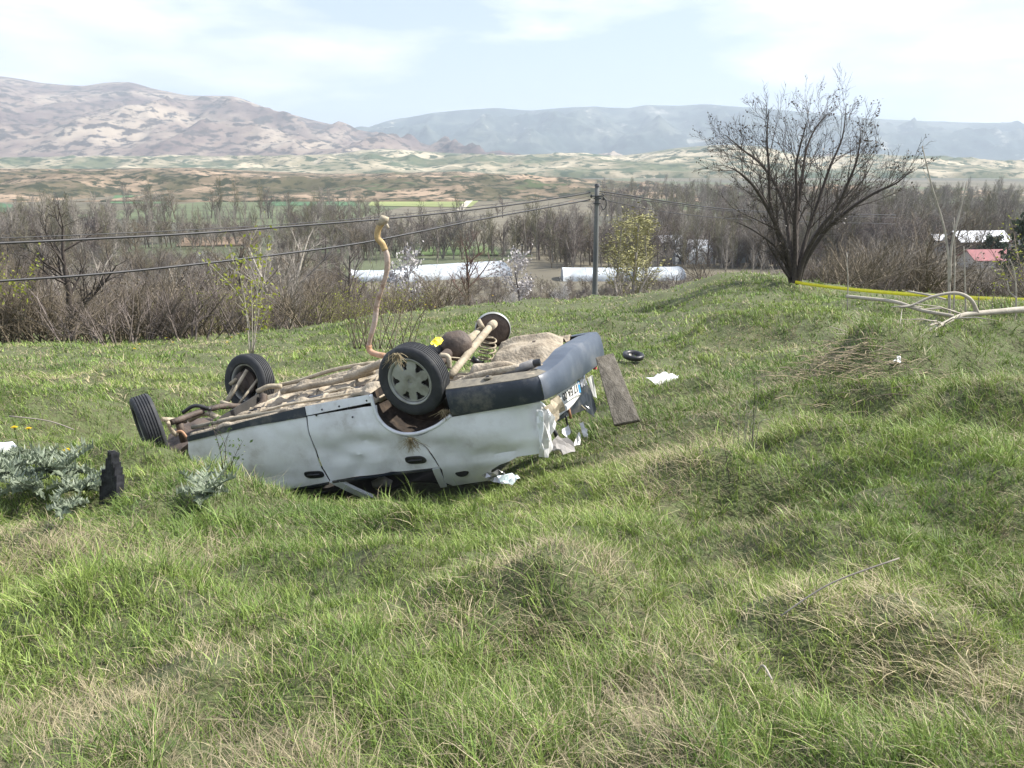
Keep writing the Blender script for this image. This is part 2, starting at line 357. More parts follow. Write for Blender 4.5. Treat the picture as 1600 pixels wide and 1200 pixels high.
def range_(name, crest, v0, Y0, Y1, mat, rid, nx=560, ny=90, seed=0, freq=1., x0=-700, x1=2300, back=1.25, pw=.8):
    px = np.linspace(x0, x1, nx); cv = np.interp(px, [c[0] for c in crest], [c[1] for c in crest])
    k = np.exp(-np.linspace(-2, 2, 9) ** 2); k /= k.sum(); cv = np.convolve(np.pad(cv, 4, 'edge'), k, 'valid')
    s = np.linspace(0, back, ny)
    dz = np.array([ray(p, v) for p, v in zip(px, cv)]); zc = dz[:, 2] / dz[:, 1] * Y1; t = dz[:, 0] / dz[:, 1]
    Yv = Y0 + (Y1 - Y0) * s[:, None] + 0 * px[None]
    X = t[None] * Yv
    z0 = ray(800, v0); z0 = z0[2] / z0[1] * Y0
    prof = np.where(s < 1, np.clip(s, 0, 1) ** pw, 1 - ((s - 1) / .25) ** 1.5 * .6)[:, None]
    zb = z0 + (zc[None] - z0) * prof
    L = (Y1 - Y0) * .22 / freq
    r = ridged(X / L, Yv / L / 1.6, 5, seed) - .62; cs_ = np.clip(s, 0, 1)[:, None]
    amp = rid * np.sin(cs_ * math.pi) ** .8 * (1 - .75 * cs_ ** 2) + rid * .03
    zz = zb + r * amp
    zz[0] -= 30
    return grid_mesh(name, X, Yv, zz, mat)
range_('badland_hills', [(-300, 264), (0, 263), (150, 264), (300, 262), (420, 268), (520, 272), (640, 270), (720, 268), (800, 274), (900, 278), (1000, 286), (1100, 292), (1250, 289), (1400, 296), (1600, 298), (2000, 300)],
       317, 610, 1350, hill_mat('eroded_badland', (.085, .08, .05), (.17, .135, .095), (.33, .25, .18), (.04, .045, .03), .014, .085, .49, ((.075, .095, .05), .62, .012)), 34, 640, 90, 3, 1.6)
range_('pale_terrace_hills', [(-300, 250), (0, 246), (200, 244), (420, 246), (520, 240), (600, 232), (700, 239), (800, 243), (900, 238), (960, 244), (1000, 240), (1060, 231), (1130, 226), (1190, 228), (1260, 246), (1350, 240), (1450, 245), (1600, 252), (2000, 250)],
       272, 2100, 3600, hill_mat('pale_terraces', (.11, .125, .075), (.24, .215, .15), (.44, .385, .28), (.06, .08, .05), .005, .03, .51, ((.08, .105, .065), .60, .004)), 75, 560, 90, 8, 1.5)
range_('left_mountain', [(-600, 95), (-300, 105), (0, 118), (60, 129), (130, 134), (165, 128), (205, 127), (240, 138), (290, 148), (370, 151), (420, 170), (480, 186), (540, 199), (600, 212), (660, 226), (720, 236), (800, 246), (900, 255), (1000, 262), (1200, 275)],
       258, 3700, 6200, hill_mat('left_mountain_scrub', (.12, .09, .085), (.20, .155, .13), (.33, .275, .215), (.07, .06, .055), .0018, .016, .50), 300, 560, 100, 13, 1.3)
range_('far_mountain', [(300, 225), (450, 215), (560, 203), (600, 190), (660, 179), (720, 171), (780, 169), (830, 173), (880, 169), (930, 166), (980, 169), (1010, 163), (1060, 165), (1100, 163), (1140, 166), (1200, 170), (1300, 179), (1380, 186), (1450, 189), (1520, 192), (1600, 193), (1900, 200)],
       252, 7500, 10500, hill_mat('far_mountain_forest', (.025, .04, .036), (.045, .06, .05), (.10, .11, .09), (.02, .03, .027), .0016, .006, .52, ((.26, .25, .21), .62, .003)), 520, 560, 90, 23, 1.2, x0=200)

# haze
hz = MB(); hz.box((0, 6400, 385), (26000, 13600, 890))
hm = bpy.data.materials.new('haze_air'); hm.use_nodes = True; hn = hm.node_tree.nodes; hn.remove(hn['Principled BSDF'])
pv = hn.new('ShaderNodeVolumePrincipled'); pv.inputs['Density'].default_value = 1.02e-4; pv.inputs['Color'].default_value = (.76, .88, 1, 1); pv.inputs['Anisotropy'].default_value = .1
hm.node_tree.links.new(pv.outputs[0], hn['Material Output'].inputs['Volume'])
tag(hz.build('haze', hm), 'pale blue haze filling the valley air', 'haze', kind='stuff')

MINR = .0045
# ------------------------------------------------------------------ trees
def rand_perp(d, r):
    v = Vector((r.uniform(-1, 1), r.uniform(-1, 1), r.uniform(-1, 1))); v -= d * v.dot(d); return v.normalized()
def grow(out, p, d, L, rad, lv, P, r, tips):
    """out[lv] collects tubes; P: per level (segments, children, length ratio, angle, wobble, up pull, sides, first child at)"""
    seg, kids, lr, ang, wob, up, sides, t0 = P[lv]
    pts = [p.copy()]; q = p.copy(); dd = d.copy(); dirs = [dd.copy()]
    for i in range(seg):
        dd = (dd + rand_perp(dd, r) * r.uniform(0, wob) + Vector((0, 0, up))).normalized(); q = q + dd * (L / seg); pts.append(q.copy()); dirs.append(dd.copy())
    rr = [rad * (1 - .72 * i / seg) for i in range(seg + 1)]
    out[lv].tube(pts, rr, sides, cap=False)
    if lv + 1 >= len(P): tips.append((pts[-1], dd)); tips.append((pts[len(pts) // 2], dd)); return
    for k in range(kids):
        t = t0 + (1 - t0) * (k + r.uniform(0.1, .9)) / kids; f = t * seg; i = min(int(f), seg - 1); w = f - i
        pp = pts[i].lerp(pts[i + 1], w); db = dirs[min(i + 1, seg)]
        a = math.radians(ang * r.uniform(.6, 1.35)); nd = (db * math.cos(a) + rand_perp(db, r) * math.sin(a)).normalized()
        grow(out, pp, nd, L * lr * (1.15 - .6 * t) * r.uniform(.7, 1.25), max(rr[i] * .6, MINR), lv + 1, P, r, tips)
def quads_at(mb, tips, n, size, spread, r, elong=1.6):
    for p, d in tips:
        for _ in range(n):
            c = p + Vector((r.gauss(0, spread), r.gauss(0, spread), r.gauss(0, spread)))
            a = Vector((r.uniform(-1, 1), r.uniform(-1, 1), r.uniform(-1, 1))).normalized(); b = rand_perp(a, r); s = size * r.uniform(.5, 1.3)
            mb.add([c - a * s * elong * .5, c + b * s * .5, c + a * s * elong * .5, c - b * s * .5], [(0, 1, 2, 3)])
class Proto:
    def __init__(s, trunk, crown, h): s.trunk = trunk; s.crown = crown; s.h = h
def proto(kind, seed, bark, twig, h=10., leaf=None):
    r = random.Random(seed); 
    if kind == 'spread':
        P = [(6, 11, .5, 42, .12, .02, 6, .22), (5, 7, .52, 38, .25, .06, 4, .2), (3, 6, .5, 40, .3, .06, 3, .15), (2, 0, 0, 0, .3, .05, 3, 0)]; L = h * .62
        rad = h * .016; stems = [(Vector((0, 0, 0)), Vector((r.uniform(-.08, .08), r.uniform(-.08, .08), 1)).normalized(), L, rad)]
    elif kind == 'poplar':
        P = [(7, 22, .3, 26, .04, .02, 6, .12), (4, 6, .5, 28, .15, .12, 3, .15), (3, 4, .5, 30, .2, .1, 3, .15), (2, 0, 0, 0, .3, .05, 3, 0)]; L = h * .92
        stems = [(Vector((0, 0, 0)), Vector((0, 0, 1)), L, h * .012)]
    elif kind == 'multi':
        P = [(6, 9, .48, 34, .14, .02, 5, .25), (4, 6, .5, 36, .25, .05, 3, .2), (3, 5, .5, 38, .3, .04, 3, .15), (2, 0, 0, 0, .3, 0, 3, 0)]
        stems = [(Vector((r.uniform(-.1, .1), r.uniform(-.1, .1), 0)), Vector((math.cos(a) * s_, math.sin(a) * s_, 1)).normalized(), h * r.uniform(.5, .72), h * .012) for a, s_ in [(k * 2.4 + r.random(), r.uniform(.15, .65)) for k in range(4)]]
    elif kind == 'shrub':
        P = [(4, 7, .5, 30, .2, .04, 3, .2), (3, 5, .5, 34, .3, .06, 3, .15), (2, 0, 0, 0, .3, 0, 3, 0)]
        stems = [(Vector((r.gauss(0, .12) * h, r.gauss(0, .12) * h, 0)), Vector((math.cos(a) * s_, math.sin(a) * s_, 1)).normalized(), h * r.uniform(.5, .95), h * .009) for a, s_ in [(k * 2.4 + r.random(), r.uniform(.1, .9)) for k in range(13)]]
    out = [MB() for _ in P]; tips = []
    for p, d, L, rad in stems: grow(out, p, d, L, rad, 0, P, r, tips)
    zt = max(v[2] for v in out[-1].v)
    tr = MB(); cr_ = MB()
    for i, o in enumerate(out): (tr if i == 0 else cr_).add(o.v, o.f)
    tm = mesh('trunk', tr.v, tr.f, True); tm.materials.append(bark)
    cm_v, cm_f = cr_.v, cr_.f; nb = len(cm_f)
    if leaf:
        lm = MB(); quads_at(lm, tips, leaf[1], leaf[2] * h, leaf[3] * h, r); cm_v = cm_v + lm.v; cm_f = cm_f + [tuple(i + cr_.n for i in q) for q in lm.f]
    cm = mesh('crown', cm_v, cm_f); cm.materials.append(twig)
    if leaf:
        cm.materials.append(leaf[0]); mi = np.zeros(len(cm_f), int); mi[nb:] = 1; cm.polygons.foreach_set('material_index', mi)
    return Proto(tm, cm, zt)
PR = {
 'spread1': proto('spread', 1, M['bark'], M['bark_purple']), 'spread2': proto('spread', 2, M['bark'], M['bark_brown']),
 'multi1': proto('multi', 3, M['bark'], M['bark_brown']), 'multi2': proto('multi', 4, M['bark_pale'], M['bark_grey']),
 'pop1': proto('poplar', 5, M['bark_pale'], M['bark_grey']), 'pop2': proto('poplar', 6, M['bark_pale'], M['bark_purple']),
 'willow': proto('poplar', 8, M['bark_grey'], M['willow'], leaf=(M['willow'], 1, .012, .02)),
 'shrub1': proto('shrub', 9, M['bark_brown'], M['bark_brown']), 'shrub2': proto('shrub', 10, M['bark_purple'], M['bark_purple']),
 'shrubg': proto('shrub', 11, M['bark_brown'], M['bark_brown'], leaf=(M['budleaf'], 1, .018, .02)),
 'blossom': proto('spread', 12, M['bark'], M['blossom'], leaf=(M['blossom'], 1, .017, .03)),
 'shrubp': proto('shrub', 14, M['bark_grey'], M['bark_grey']),
 'blossomshrub': proto('shrub', 15, M['bark_grey'], M['blossom'], leaf=(M['blossom'], 1, .018, .03)),
 'evergreen': proto('spread', 13, M['bark'], M['evergreen'], leaf=(M['evergreen'], 5, .03, .035)),
}
LM = [(-60, 'beyond the left picture edge'), (30, 'at the left edge'), (108, 'under the tall spreading tree at the left'), (180, 'just right of the tall spreading tree'), (250, 'below the ploughed field'), (320, 'left of the leafy sapling'), (392, 'right behind the leafy sapling'), (455, 'beside the pale forked tree'), (520, 'between the forked tree and the bent pipe'), (600, 'behind the bent pipe'), (660, 'right of the bent pipe'), (735, 'around the rounded bare tree'), (800, 'between the rounded tree and the pole'), (880, 'just left of the pole'), (960, 'just right of the pole'), (1040, 'left of the grassy mound'), (1130, 'behind the grassy mound'), (1240, 'behind the big many-stemmed tree'), (1320, 'right of the big many-stemmed tree'), (1400, 'behind the middle of the yellow tape'), (1465, 'behind the leaning bare sapling'), (1540, 'near the red roof'), (1610, 'at the right edge'), (1700, 'beyond the right picture edge')]
TONE = {'shrub1': 'brown', 'shrub2': 'purple-brown', 'shrubp': 'grey', 'shrubg': 'budding green-brown', 'multi1': 'brown many-stemmed', 'multi2': 'pale forked', 'spread1': 'purple-brown round-crowned', 'spread2': 'brown round-crowned', 'pop1': 'slim pale-trunked', 'pop2': 'slim purple-brown'}
def autolabel(kind, px, h, hm, noun):
    w = min(LM, key=lambda q: abs(q[0] - px))[1]; sz = 'low' if h < hm * .85 else ('tall' if h > hm * 1.15 else 'middling')
    return f'{sz} {TONE[kind]} bare {noun} {w}'
MINR = .016
PF = {'f1': proto('spread', 41, M['bark_purple'], M['bark_purple']), 'f2': proto('spread', 42, M['bark_brown'], M['bark_brown']), 'f3': proto('poplar', 43, M['bark_pale'], M['bark_grey']), 'f4': proto('multi', 44, M['bark_grey'], M['bark_purple']), 'f5': proto('poplar', 45, M['bark_grey'], M['olive']), 'f6': proto('spread', 46, M['bark_grey'], M['olive']), 'f7': proto('multi', 47, M['bark_grey'], M['bark_grey'])}
MINR = .009
PR['dark1'] = proto('spread', 51, M['bark'], M['bark']); PR['red1'] = proto('spread', 52, M['bark'], M['red_twig'])
MINR = .0045
TONE.update(dark1='dark', red1='reddish') if 'TONE' in globals() else None
def place(kind, name, px, Y, h, label, cat, group=None, wid=1., x=None, dz=-.1, r=random):
    p = PR[kind]; 
    if x is None: loc = gp(px, Y, dz)
    else: loc = Vector((x, Y, Hs(x, Y) + dz))
    o = empty(name, loc, label, cat, group); s = h / p.h; o.scale = (s * wid, s * wid, s); o.rotation_euler = (r.uniform(-.05, .05), r.uniform(-.05, .05), r.uniform(0, 6.28))
    link('trunk', p.trunk, o); link('crown', p.crown, o); return o

# --- big bare tree on the mound, right
def wp(pts): return [at(px, py, Y) for px, py, Y in pts]
base = gp(1241, 27.0, -.1); yb = 27.0
tree = empty('bare_tree', base, 'large many-stemmed bare tree with dark leftover leaf clumps on the grassy mound at the right', 'tree')
rt_ = random.Random(5)
stems = [
 [(1231, 441, 27), (1220, 395, 27), (1208, 350, 26.8), (1201, 300, 26.6), (1199, 240, 26.4), (1196, 190, 26.2), (1199, 140, 26)],
 [(1236, 442, 27.15), (1231, 400, 27.3), (1226, 350, 27.8), (1212, 300, 28.2), (1206, 250, 28.5), (1222, 205, 28.8), (1212, 165, 29)],
 [(1242, 442, 26.85), (1243, 390, 26.8), (1242, 340, 26.6), (1245, 290, 26.5), (1244, 240, 26.4), (1252, 200, 26.3), (1262, 160, 26.2)],
 [(1245, 442, 27.15), (1244, 380, 27.5), (1246, 330, 28), (1253, 270, 28.3), (1260, 215, 28.6), (1275, 175, 28.8), (1298, 146, 29)],
 [(1249, 442, 27), (1257, 395, 27), (1268, 350, 27.2), (1284, 290, 27.4), (1300, 240, 27.5), (1320, 190, 27.6), (1327, 130, 27.6)],
 [(1251, 442, 26.85), (1263, 400, 26.7), (1288, 350, 26.2), (1312, 310, 25.8), (1333, 260, 25.5), (1345, 225, 25.4), (1350, 185, 25.3)],
 [(1255, 442, 26.9), (1271, 400, 26.8), (1300, 352, 26.6), (1335, 312, 26.4), (1375, 285, 26.2), (1410, 268, 26), (1440, 240, 26)],
 [(1239, 438, 27), (1225, 420, 27), (1205, 385, 26.6), (1180, 362, 26.3), (1155, 345, 26.2), (1135, 335, 26.1)],
 [(1238, 436, 27), (1222, 380, 26.7), (1200, 320, 26), (1175, 275, 25.6), (1150, 250, 25.4), (1130, 240, 25.3)],
 [(1240, 436, 27), (1232, 380, 27.6), (1222, 300, 28), (1190, 240, 28.4), (1155, 210, 28.7), (1128, 185, 28.9)],
 [(1250, 442, 27.2), (1264, 410, 27.8), (1280, 360, 28.5), (1310, 320, 29), (1350, 270, 29.4), (1372, 230, 29.6)],
 [(1236, 440, 27), (1218, 425, 26.8), (1200, 400, 26.6), (1188, 378, 26.5), (1184, 360, 26.5)],
]
tm = MB(); lvl = [MB(), MB(), MB(), MB()]; tips = []
PB = [None, (5, 8, .5, 32, .22, .07, 4, .12), (4, 5, .5, 34, .3, .08, 3, .15), (3, 0, 0, 0, .3, .03, 3, 0)]
_st = lambda b_: .5 + .5 * min(1, max(0, (442 - b_) / 130)) ** .8
stems = [[(1241 + (a_ - 1241) * .95 * _st(b_), 442 + (b_ - 442) * (.90 if c0 else .9), c_) for a_, b_, c_ in st] for c0, st in enumerate(stems) if c0 != 1]
for si, st in enumerate(stems):
    pts = spline([p - base for p in wp(st)], 4); n = len(pts); Ls = sum((pts[i + 1] - pts[i]).length for i in range(n - 1)); r0 = .078 if Ls > 4.5 else .04
    rad = [r0 * (1 - i / (n - 1)) ** .85 + .007 for i in range(n)]
    tm.tube(pts, rad, 7, cap=False)
    for k in range(13 if Ls > 4.5 else 7):
        t = .26 + .72 * (k + rt_.random()) / 13; i = min(int(t * (n - 1)), n - 2); d = (pts[i + 1] - pts[i]).normalized(); a = math.radians(rt_.uniform(22, 52))
        nd = (d * math.cos(a) + rand_perp(d, rt_) * math.sin(a)).normalized(); nd.z = nd.z * .8 + .12; nd.normalize()
        grow(lvl, pts[i], nd, Ls * rt_.uniform(.24, .42) * (1.3 - .75 * t), rad[i] * .33, 1, PB, rt_, tips)
o = tm.build('trunk', M['bark'], tree, True)
cb = MB(); [cb.add(x.v, x.f) for x in lvl[1:]]; cb.build('branches', M['bark'], tree)
lf = MB(); quads_at(lf, [t for t in tips if rt_.random() < .06], 3, .045, .045, rt_, 1.5); o = lf.build('dead_leaves', M['deadleaf'], tree); tag(o, kind='stuff')

# --- notable trees by the photograph, left and middle
place('dark1', 'bare_tree', 108, 30, at(108, 292, 30).z - gp(108, 30).z, 'tall spreading bare tree at the left rising from the scrub past the grass edge', 'tree', wid=1.25)
place('red1', 'bare_tree', 735, 51, at(735, 358, 51).z - gp(735, 51).z, 'rounded bare tree with reddish twigs standing in front of the white greenhouses', 'tree', wid=1.3)
place('multi2', 'bare_tree', 455, 42, at(455, 398, 42).z - gp(455, 42).z, 'pale forked bare tree in the scrub right of the leafy sapling', 'tree')
place('blossom', 'flowering_tree', 652, 95, at(652, 385, 95).z - gp(652, 95).z, 'greyish white flowering tree in front of the greenhouse left of the rounded bare tree', 'tree', wid=.85)
place('blossom', 'flowering_tree', 812, 120, at(812, 388, 120).z - gp(812, 120).z, 'pale flowering tree at the right end of the long greenhouse', 'tree')
place('blossom', 'flowering_tree', 868, 260, at(868, 362, 260).z - gp(868, 260).z, 'small white flowering tree far off in front of the dark wood left of the pole', 'tree')
place('blossom', 'flowering_tree', 318, 190, 5, 'small white flowering tree beside the ploughed field', 'tree')
place('blossomshrub', 'flowering_shrub', 880, 49, at(880, 432, 49).z - gp(880, 49).z, 'whitish flowering shrub just left of the pole foot', 'shrub')
place('blossomshrub', 'flowering_shrub', 800, 49, at(800, 446, 49).z - gp(800, 49).z, 'low whitish shrub at the grass edge right of the rounded bare tree', 'shrub')
place('willow', 'willow_tree', 985, 125, at(985, 322, 125).z - gp(985, 125).z, 'tall yellow-green budding tree right of the pole', 'tree', wid=1.9)
place('willow', 'willow_tree', 962, 150, at(962, 335, 150).z - gp(962, 150).z, 'yellow-green budding tree close behind the pole', 'tree', wid=1.8)
place('willow', 'willow_tree', 1012, 165, at(1012, 332, 165).z - gp(1012, 165).z, 'yellow-green budding tree above the pale greenhouse end', 'tree', wid=1.7)
place('multi2', 'bare_tree', 968, 75, at(968, 388, 75).z - gp(968, 75).z, 'pale-stemmed bare tree in front of the yellow-green trees', 'tree')
place('evergreen', 'evergreen_tree', 1606, 120, at(1592, 312, 120).z - gp(1592, 120).z, 'dark evergreen tree at the right edge behind the red roof', 'tree', wid=.75)
place('evergreen', 'evergreen_tree', 1548, 210, at(1548, 368, 210).z - gp(1548, 210).z, 'dark evergreen tree behind the barn with the pale roof', 'tree', wid=1.2)
place('spread2', 'bare_tree', 883, 210, at(883, 330, 210).z - gp(883, 210).z, 'slender dark bare tree left of the pole against the wood', 'tree', wid=.6)
place('multi1', 'bare_tree', 1400, 60, at(1400, 302, 60).z - gp(1400, 60).z, 'dense grey bare tree right of the big tree behind the yellow tape', 'tree', wid=1.3)
place('multi1', 'bare_tree', 1345, 50, at(1345, 350, 50).z - gp(1345, 50).z, 'reddish brown bare tree close behind the right side of the big tree', 'tree', wid=1.2)
place('multi1', 'bare_tree', 18, 40, at(18, 345, 40).z - gp(18, 40).z, 'bushy brown bare tree cut by the left edge', 'tree', wid=1.3)

# scrub along the edge of the hill
rs = random.Random(21)
zones = [(-120, 330, 38, (27, 42), (1.6, 3.4), ['shrub1', 'shrub2', 'shrub1'], 'brown bare thicket shrub past the grass edge at the left', 'bare shrubs along the grass edge'),
         (300, 700, 34, (34, 55), (1.5, 3.2), ['shrub1', 'shrubg', 'shrub2', 'shrub1'], 'brown bare shrub at the grass edge between the left thicket and the bare tree', 'bare shrubs along the grass edge'),
         (700, 1080, 30, (54, 80), (2.0, 3.8), ['shrub1', 'shrubp', 'shrub2', 'shrub1'], 'brown shrub past the grass edge around the pole', 'bare shrubs along the grass edge'),
         (1250, 1720, 46, (40, 75), (2.2, 4.6), ['shrub1', 'shrub2', 'shrubg', 'shrub1'], 'brown shrub behind the yellow tape at the right', 'bare shrubs along the grass edge')]
for x0, x1, n, (ya, yb_), (ha, hb), kinds, lab, grp in zones:
    for k in range(n):
        Y = rs.uniform(ya, yb_); kd = rs.choice(kinds); pxx = x0 + (x1 - x0) * (k + rs.random()) / n; hh_ = rs.uniform(ha, hb) * (.5 if 1485 < pxx < 1590 else 1); lab = autolabel(kd, pxx, hh_, (ha + hb) / 2, 'shrub')
        place(kd, 'bare_shrub', pxx, Y, hh_, lab, 'shrub', grp, wid=rs.uniform(1, 1.5), r=rs)
# mid-distance bare trees on the slope and the valley floor
zt = [(-200, 560, 84, (58, 200), (6, 11.5), ['multi1', 'spread1', 'multi2', 'spread2'], 'brown bare tree on the slope below the left thicket', 'bare trees in the valley'),
      (430, 1040, 44, (205, 285), (8, 12.5), ['pop1', 'pop2', 'spread1', 'pop2'], 'bare tree standing behind the long greenhouses', 'bare trees in the valley'),
      (1030, 1700, 70, (90, 250), (7, 12), ['multi1', 'spread1', 'spread2', 'pop1', 'multi1'], 'grey-brown bare tree in the right-hand valley wood', 'bare trees in the valley')]
for x0, x1, n, (ya, yb_), (ha, hb), kinds, lab, grp in zt:
    for k in range(n):
        u = rs.random(); Y = ya + (yb_ - ya) * u; px = x0 + (x1 - x0) * (k + rs.random()) / n
        if 1425 < px < 1590 and Y < 205: continue
        if 1020 < px < 1235 and 150 < Y < 175: Y += 60
        kd = rs.choice(kinds); hh_ = rs.uniform(ha, hb); lab = autolabel(kd, px, hh_, (ha + hb) / 2, 'slope tree' if Y < 120 else 'valley tree')
        place(kd, 'bare_tree', px, Y, hh_, lab, 'tree', grp, wid=rs.uniform(.9, 1.3), r=rs)
for k in range(22):
    place('pop1', 'poplar_tree', 262 + k * 8.2 + rs.uniform(-2, 2), 305 + k * 1.5, rs.uniform(9, 12), 'pale-trunked poplar in the row behind the ploughed field', 'tree', 'poplar row behind the ploughed field', wid=.7, r=rs)
for k in range(26):
    place('pop1', 'poplar_tree', 440 + k * 6.4 + rs.uniform(-2, 2), 196 + rs.uniform(0, 22), rs.uniform(5, 6.8), 'young pale poplar in the grove left of the long greenhouse', 'tree', 'young poplars left of the greenhouse', wid=.6, r=rs)

# far wood that reads as one mass: joined instances
def scatter(name, P, rot, scl, attrs, coll, label, cat, kind='stuff', idx=None):
    me = bpy.data.meshes.new(name + '_points'); me.vertices.add(len(P)); me.vertices.foreach_set('co', np.asarray(P, np.float32).ravel())
    def fa(n_, v, t='FLOAT'):
        a = me.attributes.new(n_, t, 'POINT'); a.data.foreach_set('vector' if t == 'FLOAT_VECTOR' else 'value', np.asarray(v, np.int32 if t == 'INT' else np.float32).ravel())
    fa('rot', rot, 'FLOAT_VECTOR'); fa('scl', scl, 'FLOAT_VECTOR'); fa('idx', idx if idx is not None else rng.integers(0, len(coll.objects), len(P)), 'INT')
    for k, v in attrs.items(): fa(k, v)
    o = link(name, me); tag(o, label, cat, kind=kind)
    g = bpy.data.node_groups.new(name + '_nodes', 'GeometryNodeTree')
    g.interface.new_socket('Geometry', in_out='INPUT', socket_type='NodeSocketGeometry'); g.interface.new_socket('Geometry', in_out='OUTPUT', socket_type='NodeSocketGeometry')
    n = g.nodes; l = g.links; gi = n.new('NodeGroupInput'); go_ = n.new('NodeGroupOutput')
    ip = n.new('GeometryNodeInstanceOnPoints'); ci = n.new('GeometryNodeCollectionInfo'); ci.inputs['Collection'].default_value = coll
    ci.inputs['Separate Children'].default_value = True; ci.inputs['Reset Children'].default_value = True
    def na(nm, t):
        q = n.new('GeometryNodeInputNamedAttribute'); q.data_type = t; q.inputs['Name'].default_value = nm; return q.outputs['Attribute']
    mp_ = n.new('GeometryNodeMeshToPoints'); l.new(gi.outputs[0], mp_.inputs['Mesh'])
    l.new(mp_.outputs[0], ip.inputs['Points']); l.new(ci.outputs[0], ip.inputs['Instance']); ip.inputs['Pick Instance'].default_value = True
    l.new(na('idx', 'INT'), ip.inputs['Instance Index'])
    e2r = n.new('FunctionNodeEulerToRotation'); l.new(na('rot', 'FLOAT_VECTOR'), e2r.inputs[0]); l.new(e2r.outputs[0], ip.inputs['Rotation'])
    l.new(na('scl', 'FLOAT_VECTOR'), ip.inputs['Scale']); l.new(ip.outputs[0], go_.inputs[0])
    md = o.modifiers.new('scatter', 'NODES'); md.node_group = g; return o
def joined(p, names):
    v = [tuple(x.co) for x in p.trunk.vertices]; f = [tuple(q.vertices) for q in p.trunk.polygons]; nb = len(f); n0 = len(v)
    v += [tuple(x.co) for x in p.crown.vertices]; f += [tuple(i + n0 for i in q.vertices) for q in p.crown.polygons]
    me = mesh(names, v, f); me.materials.append(p.trunk.materials[0]); me.materials.append(p.crown.materials[0]); mi = np.zeros(len(f), int); mi[nb:] = 1; me.polygons.foreach_set('material_index', mi)
    return bpy.data.objects.new(names, me)
wc = bpy.data.collections.new('wood_sources')
for k in ('f1', 'f2', 'f3', 'f4', 'f5', 'f6', 'f7'): wc.objects.link(joined(PF[k], 'wood_tree'))
n = 7000; Yw = 203 + 620 * rng.random(n) ** 1.7; tw = rng.uniform(-.85, .85, n); xw = tw * Yw
dens = vnoise(xw / 70, Yw / 90, 3); pxw = 800 + tw * 1400 * .97
keep = (dens > .3) & ~((pxw > 240) & (pxw < 400) & (Yw < 250)) & ~((pxw < 930) & (Yw > 295) & (dens < .62)) & ~((pxw < 930) & (Yw > 420)) & ~((pxw > 470) & (pxw < 860) & (Yw < 222)) & ~((pxw > 1430) & (pxw < 1580) & (Yw < 260))
xw = xw[keep]; Yw = Yw[keep]; n = len(xw); sc = rng.uniform(.55, 1.35, n) * np.interp(vnoise(xw / 40, Yw / 60, 8), [.2, .8], [.75, 1.25])
scatter('valley_wood', np.stack([xw, Yw, H(xw, Yw) - .2], -1), np.stack([0 * xw, 0 * xw, rng.uniform(0, 6.28, n)], -1), np.stack([sc * 1.15, sc * 1.15, sc], -1) * (10 / 9.), {}, wc, 'far-off bare grey and purple wood across the valley floor', 'wood', idx=rng.choice([0, 1, 1, 2, 3, 4, 5, 6], n))

n = 1500; Yw = 75 + 130 * rng.random(n) ** .9; pxw = rng.uniform(-420, 545, n); xw = (pxw - 800) / 1370 * Yw; sc = rng.uniform(.35, .8, n); keep = vnoise(xw / 14, Yw / 18, 6) > .42; xw, Yw, sc = xw[keep], Yw[keep], sc[keep]; n = len(xw)
scatter('slope_wood', np.stack([xw, Yw, H(xw, Yw) - .1], -1), np.stack([0 * xw, 0 * xw, rng.uniform(0, 6.28, n)], -1), np.stack([sc * 1.2, sc * 1.2, sc], -1), {}, wc, 'tangled bare woodland on the lower slope at the left', 'wood', idx=rng.choice([0, 1, 1, 3, 5, 6, 6], n))
n = 1300; Yw = rng.uniform(65, 173, n); pxw = rng.uniform(540, 1240, n); xw = (pxw - 800) / 1370 * Yw; sc = rng.uniform(.18, .36, n)
scatter('low_scrub', np.stack([xw, Yw, H(xw, Yw) - .1], -1), np.stack([0 * xw, 0 * xw, rng.uniform(0, 6.28, n)], -1), np.stack([sc * 1.4, sc * 1.4, sc], -1), {}, wc, 'low bare scrub in front of the greenhouses', 'scrub', idx=rng.choice([0, 1, 3, 5], n))
# slope scrub that reads as one mass below the hill edge
sc_ = bpy.data.collections.new('scrub_sources')
for k in ('shrub1', 'shrub2', 'shrub1', 'shrubp', 'shrubg'): sc_.objects.link(joined(PR[k], 'scrub_bush'))
n = 2300; Ys = 46 + 175 * rng.random(n) ** 1.2; ts = rng.uniform(-.8, .8, n); xs = ts * Ys; pxs = 800 + ts * 1360
keep = ~((pxs > 520) & (pxs < 1250) & (Ys > 150)) & ~((pxs > 470) & (pxs < 1240) & (Ys < 62)); xs = xs[keep]; Ys = Ys[keep]; n = len(xs); s1 = rng.uniform(.2, .42, n)
scatter('slope_scrub', np.stack([xs, Ys, H(xs, Ys) - .1], -1), np.stack([0 * xs, 0 * xs, rng.uniform(0, 6.28, n)], -1), np.stack([s1 * 1.4, s1 * 1.4, s1], -1), {}, sc_, 'tangled brown scrub covering the slope below the hill edge', 'scrub', idx=rng.choice([0, 1, 2, 3, 4], n, p=[.3, .25, .2, .15, .1]))

